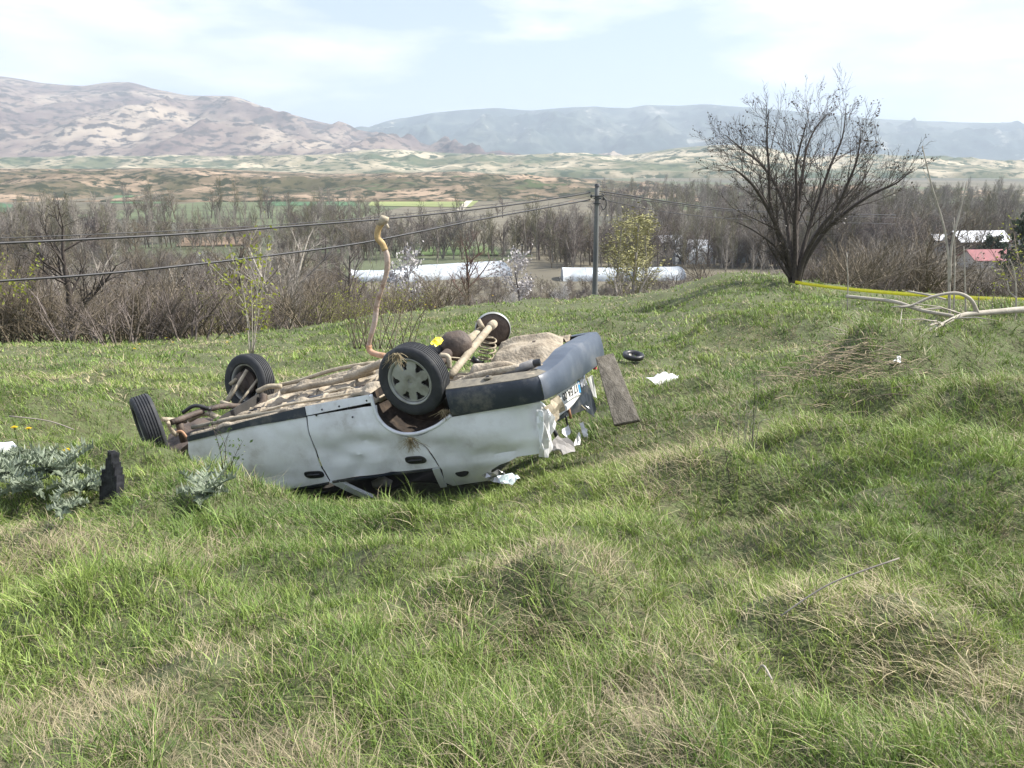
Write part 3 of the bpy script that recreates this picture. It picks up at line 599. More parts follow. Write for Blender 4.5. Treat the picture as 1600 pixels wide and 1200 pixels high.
# ------------------------------------------------------------------ greenhouses and houses
M['plastic'] = mk('greenhouse_plastic', [(.26, .28, .30), (.42, .46, .49), (.56, .60, .63)], .35, .6, bump=.4, detail=8, stops=[.3, .5, .65])
M['gh_metal'] = mk('greenhouse_rib', [(.4, .42, .44), (.55, .56, .57)], 2, .5)
M['wall_w'] = mk('pale_render', [(.5, .48, .45), (.66, .64, .6)], 1, .9)
M['roof_dark'] = mk('dark_roof', [(.06, .045, .045), (.12, .09, .085)], 1, .8)
M['roof_red'] = mk('red_roof', [(.17, .03, .038), (.25, .05, .06)], .5, .6)
M['roof_pale'] = mk('pale_roof', [(.5, .52, .56), (.7, .72, .75)], .8, .5)
M['glass_dark'] = mk('dark_pane', [(.02, .025, .03), (.05, .055, .06)], 1, .15)
def flatxy(px, py): # where the sight line meets the valley floor
    d = ray(px, py); Yy = -22.2 / d[2] * d[1]; return Vector((d[0] * Yy / d[1], Yy, Hs(d[0] * Yy / d[1], Yy)))
def greenhouse(p0, p1, w, h, label):
    a = flatxy(*p0); b = flatxy(*p1); ax = b - a; L = ax.length; ax.normalize(); sd_ = Vector((-ax.y, ax.x, 0)).normalized()
    t = empty('greenhouse', a, label, 'greenhouse'); rel = lambda u, s, z: ax * u + sd_ * s + Vector((0, 0, z))
    m = MB(); ns = 12; nl = max(6, int(L / 3)); rows_ = []
    for i in range(nl + 1):
        for k in range(ns + 1):
            th = math.pi * k / ns; sag = 1 - .02 * (i % 2); m.v.append(tuple(rel(L * i / nl, -math.cos(th) * w / 2 + w / 2, math.sin(th) ** .75 * h * sag)))
    for i in range(nl):
        for k in range(ns): q = i * (ns + 1) + k; m.f.append((q, q + 1, q + ns + 2, q + ns + 1))
    m.f.append(tuple(range(ns + 1))); m.f.append(tuple(nl * (ns + 1) + k for k in range(ns + 1))[::-1]); m.n = len(m.v)
    m.build('plastic_cover', M['plastic'], t, True)
    for i in range(0, nl + 1, 2):
        tubeobj('rib', [rel(L * i / nl, -math.cos(math.pi * k / 8) * w / 2 * 1.01 + w / 2, math.sin(math.pi * k / 8) ** .75 * h * 1.015) for k in range(9)], .06, M['gh_metal'], t, 4, False)
    f = MB(); e = ax * 1; f.box(rel(-.05, w / 2, 1.0), (.1, 1.6, 2.0), Matrix.Rotation(math.atan2(ax.y, ax.x), 3, 'Z')); f.build('door', M['gh_metal'], t)
greenhouse((545, 441), (628, 441), 7, 1.8, 'white plastic greenhouse farthest left, behind the bent pipe')
greenhouse((620, 443), (800, 432), 8, 2.0, 'long white plastic greenhouse behind the rounded bare tree')
greenhouse((640, 434), (795, 424), 7, 1.9, 'second white greenhouse just behind the long one')
greenhouse((880, 441), (990, 441), 8, 2.3, 'white plastic greenhouse behind the pole')
greenhouse((995, 441), (1072, 439), 8, 2.3, 'pale greenhouse ending at the grassy mound right of the pole')
greenhouse((1055, 414), (1118, 413), 9, 4.0, 'short bright greenhouse beyond the mound, left of the big tree')
greenhouse((1140, 412), (1228, 411), 9, 4.0, 'white greenhouse seen through the left stems of the big tree')
def house(px, py, w, d, h, rh, rot, wallm, roofm, label, cat='house', nwin=2):
    t = empty('farm_building', flatxy(px, py), label, cat); t.rotation_euler = (0, 0, rot)
    m = MB(); m.box((0, 0, h / 2), (w, d, h)); m.v += [(-w / 2, -d / 2, h), (-w / 2, d / 2, h), (-w / 2, 0, h + rh), (w / 2, -d / 2, h), (w / 2, d / 2, h), (w / 2, 0, h + rh)]; m.f += [(8, 10, 9), (11, 12, 13)]; m.n += 6
    m.build('wall', wallm, t)
    r_ = MB(); e = .5
    for s in (-1, 1):
        n_ = Vector((0, s * rh, d / 2)).normalized() * .12; a = [Vector((-w / 2 - e, s * (d / 2 + e), h - rh * e / (d / 2))), Vector((w / 2 + e, s * (d / 2 + e), h - rh * e / (d / 2))), Vector((w / 2 + e, 0, h + rh)), Vector((-w / 2 - e, 0, h + rh))]
        a = [p + Vector((0, 0, .04)) for p in a]; b = [p + n_ for p in a]; r_.add(a + b, [(0, 1, 2, 3), (4, 7, 6, 5), (0, 4, 5, 1), (1, 5, 6, 2), (2, 6, 7, 3), (3, 7, 4, 0)])
    r_.build('roof', roofm, t)
    for i in range(nwin):
        x = (i + .5) / nwin * w - w / 2; f = MB(); f.box((x, -d / 2 - .03, h * .55), (1.3, .1, 1.2)); fo = f.build('window', M['wall_w'], t)
        g = MB(); g.box((x, -d / 2 - .09, h * .55), (1.1, .04, 1.0)); g.build('pane', M['glass_dark'], fo)
    f = MB(); f.box((w * .02 + .2, -d / 2 - .04, 1.05), (1.0, .08, 2.1)); f.build('door', M['roof_dark'], t)
house(1046, 394, 6, 5, 3, 1.4, .2, M['wall_w'], M['roof_pale'], 'small house with blue-white roof right of the yellow-green trees')
house(1080, 404, 9, 6, 3, 1.5, -.1, M['wall_w'], M['roof_pale'], 'white house between the small blue-white house and the big tree')
house(1468, 392, 5, 4, 3.2, 1.2, .1, M['wall_w'], M['roof_pale'], 'little white house left of the dark barn')
house(1524, 394, 14, 8, 3.2, 2.4, .12, M['roof_dark'], M['roof_pale'], 'dark barn with pale roof at the far right', 'barn', 3)
house(1541, 418, 10, 7, 2.0, 1.9, .1, M['wall_w'], M['roof_red'], 'low building with long red roof at the far right', 'house', 2)
house(1608, 400, 8, 6, 3, 1.9, .3, M['wall_w'], M['roof_red'], 'red roofed house cut by the right edge')

# ------------------------------------------------------------------ utility pole and cables
M['conc'] = mk('weathered_pole', [(.09, .095, .095), (.19, .19, .18)], 3, .9, bump=.3, stretch=(1, 1, .15))
M['steel'] = mk('dark_steel', [(.05, .05, .05), (.12, .12, .12)], 10, .5, .6)
M['cable'] = mk('black_cable', [(.012, .012, .015), (.03, .03, .035)], 5, .5)
pb = gp(929, 45, -.3); ptop = at(927, 290, 45); hp = ptop.z - pb.z
pole = empty('utility_pole', pb, 'tall grey utility pole standing at the grass edge behind the car', 'pole')
m = MB(); seg = 8
for i in range(seg):
    pass
m.tube([(0, 0, hp * i / seg) for i in range(seg + 1)], [.145 - .04 * i / seg for i in range(seg + 1)], 12); m.build('shaft', M['conc'], pole, True)
m = MB(); m.tube([(0, 0, hp - .02), (0, 0, hp + .1)], [.15, .1], 12); m.build('cap', M['steel'], pole)
m = MB(); m.box((0, -.02, hp - .5), (.5, .36, .06)); m.box((.02, 0, hp - .62), (.34, .38, .07)); m.box((.0, 0, hp - .85), (.33, .36, .06)); m.build('bracket', M['steel'], pole)
for x, z in ((.3, -.45), (.33, -.62), (-.28, -.5)):
    m = MB(); m.tube([(x, -.05, hp + z - .08), (x, -.05, hp + z - .03), (x, -.05, hp + z + .03), (x, -.05, hp + z + .07)], [.03, .06, .05, .03], 8); m.build('insulator', M['steel'], pole, True)
tubeobj('cable_loop', spline([(.22, -.1, hp - .45), (.42, -.15, hp - .7), (.44, -.15, hp - 1.0), (.3, -.15, hp - 1.15), (.2, -.12, hp - .95)], 6), .022, M['cable'], pole, 6)
def planY(px, x0, y0, x1, y1):
    a = (px - 800) / F; # x = a*d, d = y*cp - z*sp ; treat as x=a*y*k
    k = 1.02; s = (x0 - a * k * y0) / ((x0 - x1) - a * k * (y0 - y1)); return y0 + s * (y1 - y0)
def cable(pix, rad, label, far=False):
    pts = []
    for px, py in pix: pts.append(at(px, py, planY(px, 4.0, 45, *( (60, 110) if far else (-20, 14)))))
    o = tubeobj('power_cable', spline(pts, 6), rad, M['cable'], None, 6); tag(o, label, 'cable', None)
cable([(922, 301), (880, 308), (800, 320), (700, 332), (600, 342), (450, 354), (300, 365), (150, 373), (0, 380), (-300, 392)], .035, 'thick upper black cable running left from the pole')
cable([(922, 299), (880, 305), (800, 316), (700, 327), (600, 338), (450, 350), (300, 359), (150, 366), (0, 372), (-300, 382)], .013, 'thin topmost cable just above the thick one, left of the pole')
cable([(922, 312), (850, 325), (750, 343), (650, 363), (550, 382), (400, 402), (250, 419), (120, 431), (0, 439), (-300, 460)], .035, 'lower black cable sagging to the left edge')
cable([(922, 306), (870, 318), (800, 330), (740, 340), (660, 360)], .012, 'thin cable between the upper and lower cables beside the pole')
cable([(931, 298), (980, 305), (1050, 316), (1110, 324), (1170, 329), (1260, 333), (1400, 336)], .03, 'upper cable running right from the pole behind the big tree', True)
cable([(931, 301), (980, 309), (1050, 319), (1110, 327), (1170, 331), (1260, 336), (1400, 340)], .02, 'middle cable running right from the pole', True)
cable([(931, 309), (970, 318), (1020, 328), (1080, 336), (1150, 342), (1250, 346), (1400, 350)], .02, 'lowest thin cable running right from the pole', True)

# ------------------------------------------------------------------ nearer plants
def stemmy(name, stems_, label, cat, mat, leafmat_=None, nleaf=0, lsize=.02, rad=.006, kids=4, seed=1, spread=.02, group=None, klen=.3, leaf_from=.3):
    """stems_: lists of (px,py,Y) world paths"""
    r = random.Random(seed); b = at(*stems_[0][0]); t = empty(name, b, label, cat, group); m = MB(); tips_ = []
    tw = MB()
    for st in stems_:
        pts = spline([p - b for p in wp(st)], 5); n_ = len(pts); L = sum((pts[i + 1] - pts[i]).length for i in range(n_ - 1))
        rad_i = [rad * (1 - .7 * i / n_) for i in range(n_)]; m.tube(pts, rad_i, 5)
        for k in range(kids):
            i = int(n_ * (.25 + .72 * (k + r.random()) / kids)); i = min(i, n_ - 2); d = (pts[i + 1] - pts[i]).normalized(); a = math.radians(r.uniform(20, 55)); nd = (d * math.cos(a) + rand_perp(d, r) * math.sin(a)).normalized()
            l_ = L * klen * r.uniform(.4, 1); e = [pts[i], pts[i] + nd * l_ * .5 + Vector((0, 0, .02 * l_)), pts[i] + nd * l_ + Vector((0, 0, .12 * l_))]; tw.tube(e, [rad * .45, rad * .35, rad * .2], 3); tips_ += [(e[2], nd), (e[1], nd)]
        for i in range(int(n_ * leaf_from), n_): tips_.append((pts[i], Vector((0, 0, 1))))
    m.build('stems', mat, t, True)
    if tw.v: tag(tw.build('twigs', mat, t), kind='stuff')
    if leafmat_:
        l_ = MB(); quads_at(l_, tips_, nleaf, lsize, spread, r, 1.9); tag(l_.build('leaves', leafmat_, t), kind='stuff')
    return t
stemmy('leafy_sapling', [[(392, 552, 9.9), (388, 500, 9.9), (378, 470, 9.9), (355, 440, 9.9), (330, 415, 9.9)], [(394, 552, 9.9), (394, 490, 9.9), (392, 430, 9.9), (392, 365, 9.9)],
  [(396, 552, 9.9), (402, 500, 10), (412, 440, 10.1), (420, 380, 10.2)], [(390, 552, 9.9), (384, 480, 10), (374, 430, 10), (358, 395, 10)], [(395, 552, 9.9), (400, 480, 9.8), (405, 420, 9.8), (401, 385, 9.8)], [(393, 552, 9.9), (410, 500, 9.8), (425, 460, 9.7)]],
  'leafy sapling with yellow-green spring leaves behind the far front wheel', 'sapling', M['bark_pale'], M['budleaf'], 2, .028, .0065, 7, 3, .03, klen=.25, leaf_from=.35)
cs = [[(600 + dx, 545, 10.2), (600 + dx + a * .5, 500, 10.2 + b), (600 + dx + a, 500 - hh, 10.2 + b * 2)] for dx, a, hh, b in [(random.uniform(-50, 45), random.uniform(-35, 40), random.uniform(15, 75), random.uniform(-.3, .3)) for _ in range(26)]]
stemmy('twiggy_bush', cs, 'twiggy bare bush with a few small leaves behind the bent pipe', 'bush', M['bark_brown'], M['budleaf'], 1, .014, .006, 6, 8, .03, leaf_from=.8)
cs = [[(40 + dx, 500, 24), (40 + dx + a * .5, 460, 24), (40 + dx + a, 500 - hh, 24)] for dx, a, hh in [(random.uniform(-60, 10), random.uniform(-20, 20), random.uniform(40, 110)) for _ in range(8)]]
stemmy('leafy_bush', cs, 'thin bush with yellow-green buds at the far left edge', 'bush', M['bark_brown'], M['budleaf'], 2, .05, .012, 5, 9, .08, leaf_from=.6)
stemmy('bare_sapling', [[(1484, 500, 12), (1483, 440, 12), (1482, 400, 12), (1474, 350, 12), (1456, 290, 12), (1441, 228, 12)], [(1484, 440, 12), (1487, 385, 12), (1500, 330, 12), (1511, 284, 12)]],
  'tall thin bare sapling leaning left with one fork at the right', 'sapling', M['bark_pale'], None, 0, 0, .022, 3, 4, klen=.1)
stemmy('bare_sapling', [[(1490, 492, 12.4), (1492, 420, 12.4), (1491, 340, 12.4)]], 'straight thin bare stem just right of the leaning sapling', 'sapling', M['bark_pale'], None, 0, 0, .014, 2, 5, klen=.08)
stemmy('bare_sapling', [[(1509, 492, 11.6), (1508, 440, 11.6), (1506, 385, 11.6)]], 'short straight bare stem right of the two tall ones', 'sapling', M['bark_pale'], None, 0, 0, .014, 2, 6, klen=.08)
stemmy('bare_sapling', [[(1587, 500, 11.3), (1588, 460, 11.3), (1585, 425, 11.3), (1578, 405, 11.3)], [(1587, 465, 11.3), (1577, 455, 11.3), (1574, 440, 11.3)]], 'short forked bare stem near the right edge', 'sapling', M['bark_pale'], None, 0, 0, .014, 2, 7, klen=.1)
stemmy('bare_sapling', [[(1324, 485, 15), (1325, 440, 15), (1323, 395, 15)]], 'thin pale stem in front of the tape right of the big tree', 'sapling', M['bark_pale'], None, 0, 0, .014, 3, 17, klen=.1)
stemmy('bare_sapling', [[(1549, 495, 13), (1552, 465, 13), (1556, 440, 13)], [(1399 + 130, 480, 13), (1530, 450, 13)]], 'two small dry stems left of the right edge by the tape', 'sapling', M['bark_grey'], M['budleaf'], 1, .02, .009, 3, 18, klen=.2)
stemmy('bare_sapling', [[(1392, 580, 9.6), (1393, 545, 9.6), (1400, 515, 9.6), (1408, 505, 9.6)]], 'short dark leaning stem by the fallen branches', 'sapling', M['bark'], None, 0, 0, .012, 1, 19, klen=.1)
# fallen branches
fb = [[(1640, 484, 11.2), (1596, 484, 11.1), (1560, 487, 11), (1525, 490, 10.9), (1502, 493, 10.8), (1470, 508, 10.4), (1430, 525, 10.0), (1398, 540, 9.7), (1378, 560, 9.3), (1372, 578, 9.0)],
      [(1527, 489, 10.9), (1518, 470, 10.9), (1503, 460, 10.9), (1485, 458, 10.9), (1455, 464, 10.9), (1425, 477, 10.9), (1405, 480, 10.9)]]
b0 = at(*fb[0][0]); t = empty('fallen_branch', b0, 'pale fallen branch with an arched limb lying across the right-hand mound', 'branch')
tubeobj('limb', spline([p - b0 for p in wp(fb[0])], 6), [.046 - .0007 * i for i in range(55)], M['bark_pale'], t, 8)
tubeobj('limb', spline([p - b0 for p in wp(fb[1])], 6), [.027 - .0004 * i for i in range(37)], M['bark_pale'], t, 7)
m = MB(); rr_ = random.Random(3)
main = spline([p - b0 for p in wp(fb[0])], 6)
for k in range(26):
    i = rr_.randrange(22, 50); p = main[i]; d = Vector((rr_.uniform(-1, .6), rr_.uniform(-.9, .5), rr_.uniform(-.15, .35))).normalized(); L = rr_.uniform(.2, .75); m.tube([p, p + d * L * .5, p + d * L + Vector((0, 0, -.05))], [.011, .008, .003], 4)
m.build('twigs', M['bark_pale'], t)
fb2 = [[(1322, 463, 12.2), (1360, 467, 12), (1400, 472, 11.8), (1440, 485, 11.6), (1490, 494, 11.4)], [(1418, 455, 11.9), (1450, 461, 11.8), (1478, 468, 11.7)], [(1440, 484, 11.6), (1470, 482, 11.6), (1494, 487, 11.6)], [(1392, 480, 11.7), (1420, 478, 11.6), (1440, 480, 11.6)]]
b0 = at(*fb2[0][0]); t = empty('fallen_branch', b0, 'thin pale fallen branch pointing left below the yellow tape', 'branch')
for s_, r_ in zip(fb2, (.026, .015, .013, .01)): tubeobj('limb', spline([p - b0 for p in wp(s_)], 6), r_, M['bark_pale'], t, 6)
# brush heap
hb0 = hit(1335, 600); t = empty('brush_heap', hb0, 'heap of dry brown twigs and straw below the fallen branches', 'brush heap'); m = MB(); m2 = MB()
for k in range(260):
    a = rr_.gauss(0, .30); b = rr_.gauss(.15, .3); z = max(0, .34 - .35 * a * a - .8 * (b - .15) ** 2) * rr_.uniform(.3, 1.1) + .05; th = rr_.gauss(.3, 1.1); L = rr_.uniform(.1, .42)
    x = hb0.x + a * 1.25; y = hb0.y + b; p = Vector((a * 1.25, b, Hs(x, y) - hb0.z + z)); d = Vector((math.cos(th), math.sin(th) * .6, rr_.uniform(-.25, .25)))
    (m if k % 2 else m2).tube([p - d * L / 2, p + Vector((0, 0, .05 * L)), p + d * L / 2], [.002, .0032, .0014], 3)
tag(m.build('dry_straw', M['straw'], t), kind='stuff'); tag(m2.build('dry_twigs', M['bark_brown'], t), kind='stuff')
# dry weeds and lone sticks
stemmy('dry_weed', [[(1160 + a, 725, 5.6 + b), (1164 + a * 1.2, 665, 5.6 + b), (1168 + a * 1.6, 725 - h_, 5.6 + b)] for a, h_, b in [(12, 130, 0), (-8, 95, .1), (2, 80, -.1), (8, 90, .1), (-14, 60, 0), (18, 70, 0), (0, 100, .2)]],
  'clump of grey dry weed stems standing in the grass right of centre', 'weed', M['bark_grey'], None, 0, 0, .0028, 3, 31, klen=.25)
stemmy('dry_weed', [[(1140, 755, 5.2), (1135, 715, 5.2), (1127, 672, 5.2)]], 'single dark weed stem left of the dry weed clump', 'weed', M['bark'], None, 0, 0, .003, 3, 32, klen=.15)
stemmy('leafy_sprig', [[(350, 745, 5.6), (343, 700, 5.6), (330, 660, 5.6), (325, 635, 5.6)], [(358, 735, 5.6), (366, 715, 5.6), (375, 695, 5.6)], [(349, 738, 5.6), (352, 700, 5.6), (340, 670, 5.6)]], 'thin dark sprig with small green leaves in front of the front door', 'sprig', M['bark'], M['greenleaf'], 1, .016, .0032, 7, 33, .025, klen=.4)
stemmy('dry_weed', [[(1175, 690, 5.4), (1178, 640, 5.4), (1179, 590, 5.4)]], 'one tall thin dark stalk rising above the dry weed clump', 'weed', M['bark'], None, 0, 0, .0026, 2, 36, klen=.12)
def stick(a, b, r_, label, m_='bark_pale', lift=.10):
    p = hit(*a); q = hit(*b); p.z += lift; q.z += lift * 1.3; mid = (p + q) / 2 + Vector((0, 0, .03)); o = tubeobj('stick', spline([p, p.lerp(mid, .5) + Vector((0, 0, .01)), mid, q], 4), r_, M[m_], None, 5); tag(o, label, 'stick')
stick((1215, 1035), (1395, 965), .0030, 'long dry grey stick lying in the lower right grass', 'bark_grey', .17)
0 and stick((1500, 925), (1420, 945), .004, 'thin stick lying above the long grey stick at the right', 'bark_grey', .17)
stick((1175, 1150), (1195, 1200), .003, 'short pale stalk at the bottom edge right of centre', 'bark_pale', .2)
0 and stick((980, 870), (905, 840), .0035, 'pale straw-coloured stalk on the dry mound in the middle', 'bark_pale', .2)
stick((120, 705), (20, 695), .006, 'grey stick beside the white sheet at the left edge', 'bark_grey', .2)

# ------------------------------------------------------------------ thistles, flowers
def thistle(pos, n_, L, label, seed, group=None):
    r = random.Random(seed); t = empty('thistle_plant', pos, label, 'thistle', group)
    for k in range(int(n_ * 1.5)):
        a = k * 2.4 + r.uniform(-.3, .3); el = r.uniform(.25, 1.1); l_ = L * r.uniform(.5, 1.1); m = MB(); seg_ = 15; sx = Vector((-math.sin(a), math.cos(a), 0)); pts = []
        for i in range(seg_ + 1):
            u = i / seg_; rad = l_ * u; z = l_ * (math.sin(el) * u - .55 * u * u * math.cos(el)) ; pts.append(Vector((math.cos(a) * rad * math.cos(el * .6), math.sin(a) * rad * math.cos(el * .6), z + .12)))
        for i in range(seg_):
            u = (i + .5) / seg_; w = L * .24 * math.sin(math.pi * min(u * 1.05, 1) ** .8) * (1 if i % 2 else .45) + .008
            a0, a1 = pts[i], pts[i + 1]; mid = (a0 + a1) / 2 + Vector((0, 0, .03 * L))
            for s in (-1, 1):
                tip = a1 + sx * s * w + Vector((0, 0, r.uniform(-.02, .09) * L * 3)); m.add([a0, a1, tip], [(0, 1, 2)]); m.add([a0, tip, a0 + sx * s * w * .5 + Vector((0, 0, .02))], [(0, 1, 2)])
        m.tube(pts, [.006 * (1 - .6 * i / seg_) for i in range(seg_ + 1)], 4)
        m.build('leaf', M['silverleaf'], t)
    return t
tl = [((12, 770), 13, .26, 'silver-green thistle cut by the left edge'), ((45, 795), 12, .22, 'low silver-green thistle second from the left edge'), ((95, 768), 15, .27, 'large silver-green thistle below the orange-yellow flower'), ((128, 795), 12, .22, 'silver-green thistle next to the black ribbed grille'), ((25, 745), 11, .22, 'greyer thistle just under the white sheet'), ((325, 805), 8, .24, 'open silver thistle rosette alone in the grass below the front door'), ((110, 830), 9, .15, 'small pale thistle in front of the large one'), ((70, 745), 10, .2, 'silver thistle between the white sheet and the orange-yellow flower')]
for i, (p, n_, L, lab) in enumerate(tl): thistle(hit(*p), n_, L, lab, 50 + i)
def flower(px, py, size, label, group=None, col='petal', hh=.22, Y=None):
    p = at(px, py, Y) if Y else None
    if p is None:
        g = hit(px, py + 25); p = g + Vector((0, 0, hh))
    g = Vector((p.x, p.y, Hs(p.x, p.y))); t = empty('yellow_flower', g, label, 'flower', group); top = p - g
    tubeobj('stem', [(0, 0, 0), tuple(top * .5 + Vector((.01, 0, 0))), tuple(top)], .0035, M['greenleaf'], t, 5)
    m = MB()
    for ring, (n_, rr, zz) in enumerate(((14, 1, 0), (11, .7, .15), (7, .4, .25))):
        for k in range(n_):
            a = k * 6.283 / n_ + ring * .3; d = Vector((math.cos(a), math.sin(a), 0)); s = Vector((-d.y, d.x, 0)) * size * .16; c = top + Vector((0, 0, zz * size))
            m.add([c, c + d * size * rr * .6 + s + Vector((0, 0, .1 * size)), c + d * size * rr + Vector((0, 0, .22 * size)), c + d * size * rr * .6 - s + Vector((0, 0, .1 * size))], [(0, 1, 2, 3)])
    m.build('petals', M['petal'], t); return t
flower(28, 684, .032, 'yellow flower above the white sheet, left of the pair'); flower(50, 685, .03, 'yellow flower above the white sheet, right of the pair'); flower(111, 724, .036, 'orange-yellow flower above the large silver thistle')
ff = [(205, 533), (218, 538), (270, 535), (362, 527), (355, 535), (372, 522), (770, 462), (640, 470), (260, 528), (680, 480), (665, 476), (210, 545)]
for px, py in ff:
    g = hit(px, py + 3); f_ = flower(px, py, .045, 'small yellow flower in the far grass near the thicket', 'far yellow flowers', Y=g.y - .05)

# ------------------------------------------------------------------ caution tape
M['tape'] = mk('yellow_tape', [(.9, .82, .03), (.75, .68, .03)], 9, .4, stops=[.45, .75])
tp = [(1238, 440, 26.9), (1270, 444, 26), (1330, 450, 24), (1410, 456, 21.5), (1480, 460, 19.8), (1540, 463, 18.5), (1600, 466, 17.4), (1700, 470, 16), (1800, 474, 15)]
P = spline(wp(tp), 10); m = MB(); n_ = len(P)
for i, p in enumerate(P):
    tw_ = .25 * math.sin(i * .35) + .9 * math.exp(-((i - 34) / 4.) ** 2); w = .044; sagz = -.05 * math.sin(math.pi * i / n_)
    d = Vector((0, math.sin(tw_), math.cos(tw_))) * w; m.v += [tuple(p + d + Vector((0, 0, sagz))), tuple(p - d + Vector((0, 0, sagz)))]
m.f = [(2 * i, 2 * i + 2, 2 * i + 3, 2 * i + 1) for i in range(n_ - 1)]; m.n = len(m.v)
o = m.build('caution_tape', M['tape'], None, True); tag(o, 'yellow caution tape stretched from the big tree to the right edge', 'tape'); so_ = o.modifiers.new('thickness', 'SOLIDIFY'); so_.thickness = .003

# ------------------------------------------------------------------ the overturned car
M['paint'] = mk('dirty_white_paint', [(.36, .34, .30), (.68, .69, .70), (.78, .80, .82), (.80, .83, .85)], 3.2, .33, coat=.5, detail=9, stops=[.25, .42, .55, .7], nrough=.65, bump=.03, bscale=60)
M['paint_in'] = mk('white_metal_torn', [(.5, .49, .46), (.72, .72, .7)], 8, .5)
M['trim'] = mk('dusty_dark_trim', [(.018, .024, .035), (.028, .036, .05), (.10, .10, .095), (.17, .16, .135)], 3.5, .45, detail=10, stops=[.3, .48, .60, .72], nrough=.75)
M['trim_dust'] = mk('thick_dust_on_trim', [(.09, .085, .075), (.2, .18, .14), (.29, .26, .2)], 9, .85, detail=10, nrough=.75)
M['bump_m'] = mk('sunlit_bumper', [(.035, .048, .07), (.07, .088, .115), (.17, .18, .195)], 3, .42, detail=9, stops=[.3, .5, .72])  # sunlit grey-blue of the rear bar, put into its base colour
M['floor'] = mk('mud_covered_underbody', [(.12, .10, .075), (.27, .225, .165), (.38, .325, .245), (.46, .40, .31)], 7, .92, bump=.7, bscale=40, detail=9, stops=[.28, .42, .55, .7])
M['beige'] = mk('mud_covered_steel', [(.26, .215, .15), (.48, .42, .31)], 14, .85, bump=.3)
M['brown'] = mk('oily_brown_casting', [(.04, .03, .025), (.12, .09, .07)], 10, .7, bump=.4)
M['rust'] = mk('rusty_pipe', [(.27, .10, .035), (.42, .24, .14), (.50, .34, .25)], 4, .75, bump=.2, stops=[.3, .5, .65])
M['rust2'] = mk('pinkish_rust', [(.20, .12, .08), (.36, .27, .20), (.48, .38, .31), (.40, .34, .29)], 9, .8, bump=.5, detail=8)
M['rubber'] = mk('tyre_rubber', [(.016, .018, .022), (.035, .037, .04), (.10, .095, .085)], 7, .75, detail=8, stops=[.3, .58, .8], bump=.15, bscale=50)
M['rim'] = mk('dusty_alloy', [(.20, .195, .165), (.33, .335, .31), (.42, .43, .41)], 6, .5, .35, detail=8)
M['black'] = mk('black_plastic', [(.012, .013, .015), (.03, .03, .033)], 12, .4)
M['dark'] = mk('dark_interior', [(.025, .024, .022), (.05, .045, .04)], 4, .9)
M['shade_mudwell'] = mk('shaded_muddy_well', [(.010, .007, .005), (.025, .017, .011), (.06, .042, .028)], 9, .95, bump=.7, bscale=20)  # brown mud, darkened further so the colour carries the well's shadow
M['plate_w'] = mk('number_plate_white', [(.55, .55, .52), (.75, .75, .73)], 12, .45)
M['plate_b'] = mk('plate_blue', [(.06, .26, .5), (.08, .32, .58)], 10, .45)
M['ink'] = mk('plate_ink', [(.02, .02, .025), (.05, .045, .04)], 14, .5)
M['inkr'] = mk('plate_ink_reddish', [(.3, .06, .02), (.12, .04, .03)], 14, .5)
M['yellowp'] = mk('yellow_plastic', [(.75, .6, .01), (.85, .7, .03)], 10, .4)
M['seat'] = mk('grey_cloth', [(.2, .19, .18), (.4, .38, .36)], 9, .9)
M['pipegrey'] = mk('grey_pipe', [(.12, .12, .125), (.26, .25, .24)], 12, .5, .3)
M['lens'] = mk('chrome_and_lens', [(.25, .25, .26), (.6, .6, .62)], 20, .2, .6)
M['redlens'] = mk('red_lens', [(.3, .02, .02), (.45, .04, .03)], 8, .25)

CR = np.array([[0.94376794, 0.24018381, -0.22718672], [-0.25005232, 0.96811209, -0.01525839], [0.21627739, 0.07120895, 0.97373168]]) @ np.diag([1, -1, -1.])
CT = np.array([-2.959, 8.258, -1.969])
car = empty('overturned_car', (0, 0, 0), 'wrecked white saloon car lying on its roof with muddy underside up', 'car')
M4 = Matrix([[*CR[0], CT[0]], [*CR[1], CT[1]], [*CR[2], CT[2]], [0, 0, 0, 1]]); car.matrix_world = M4
def cpx(px, py, y):
    """car coordinates of the point seen at a pixel on the car's lengthwise plane y"""
    d = CR.T @ ray(px, py); o = CR.T @ (-CT); t = (y - o[1]) / d[1]; return Vector(o + t * d)
def zsill(x): return float(np.interp(x, [.28, .88, 1.48, 2.1, 2.7], [.30, .255, .216, .203, .2]))
DENT = [(1.72, .60, -.022, .22, .06), (1.95, .50, .012, .16, .07), (1.62, .72, -.014, .10, .10), (2.62, .80, -.035, .13, .14), (.95, .78, -.014, .35, .05), (3.25, .60, -.02, .10, .18), (3.05, .86, -.03, .2, .05), (2.95, .66, .01, .3, .08), (1.85, .68, .012, .2, .03), (.6, .5, -.01, .3, .1), (3.42, .62, -.05, .06, .1)]
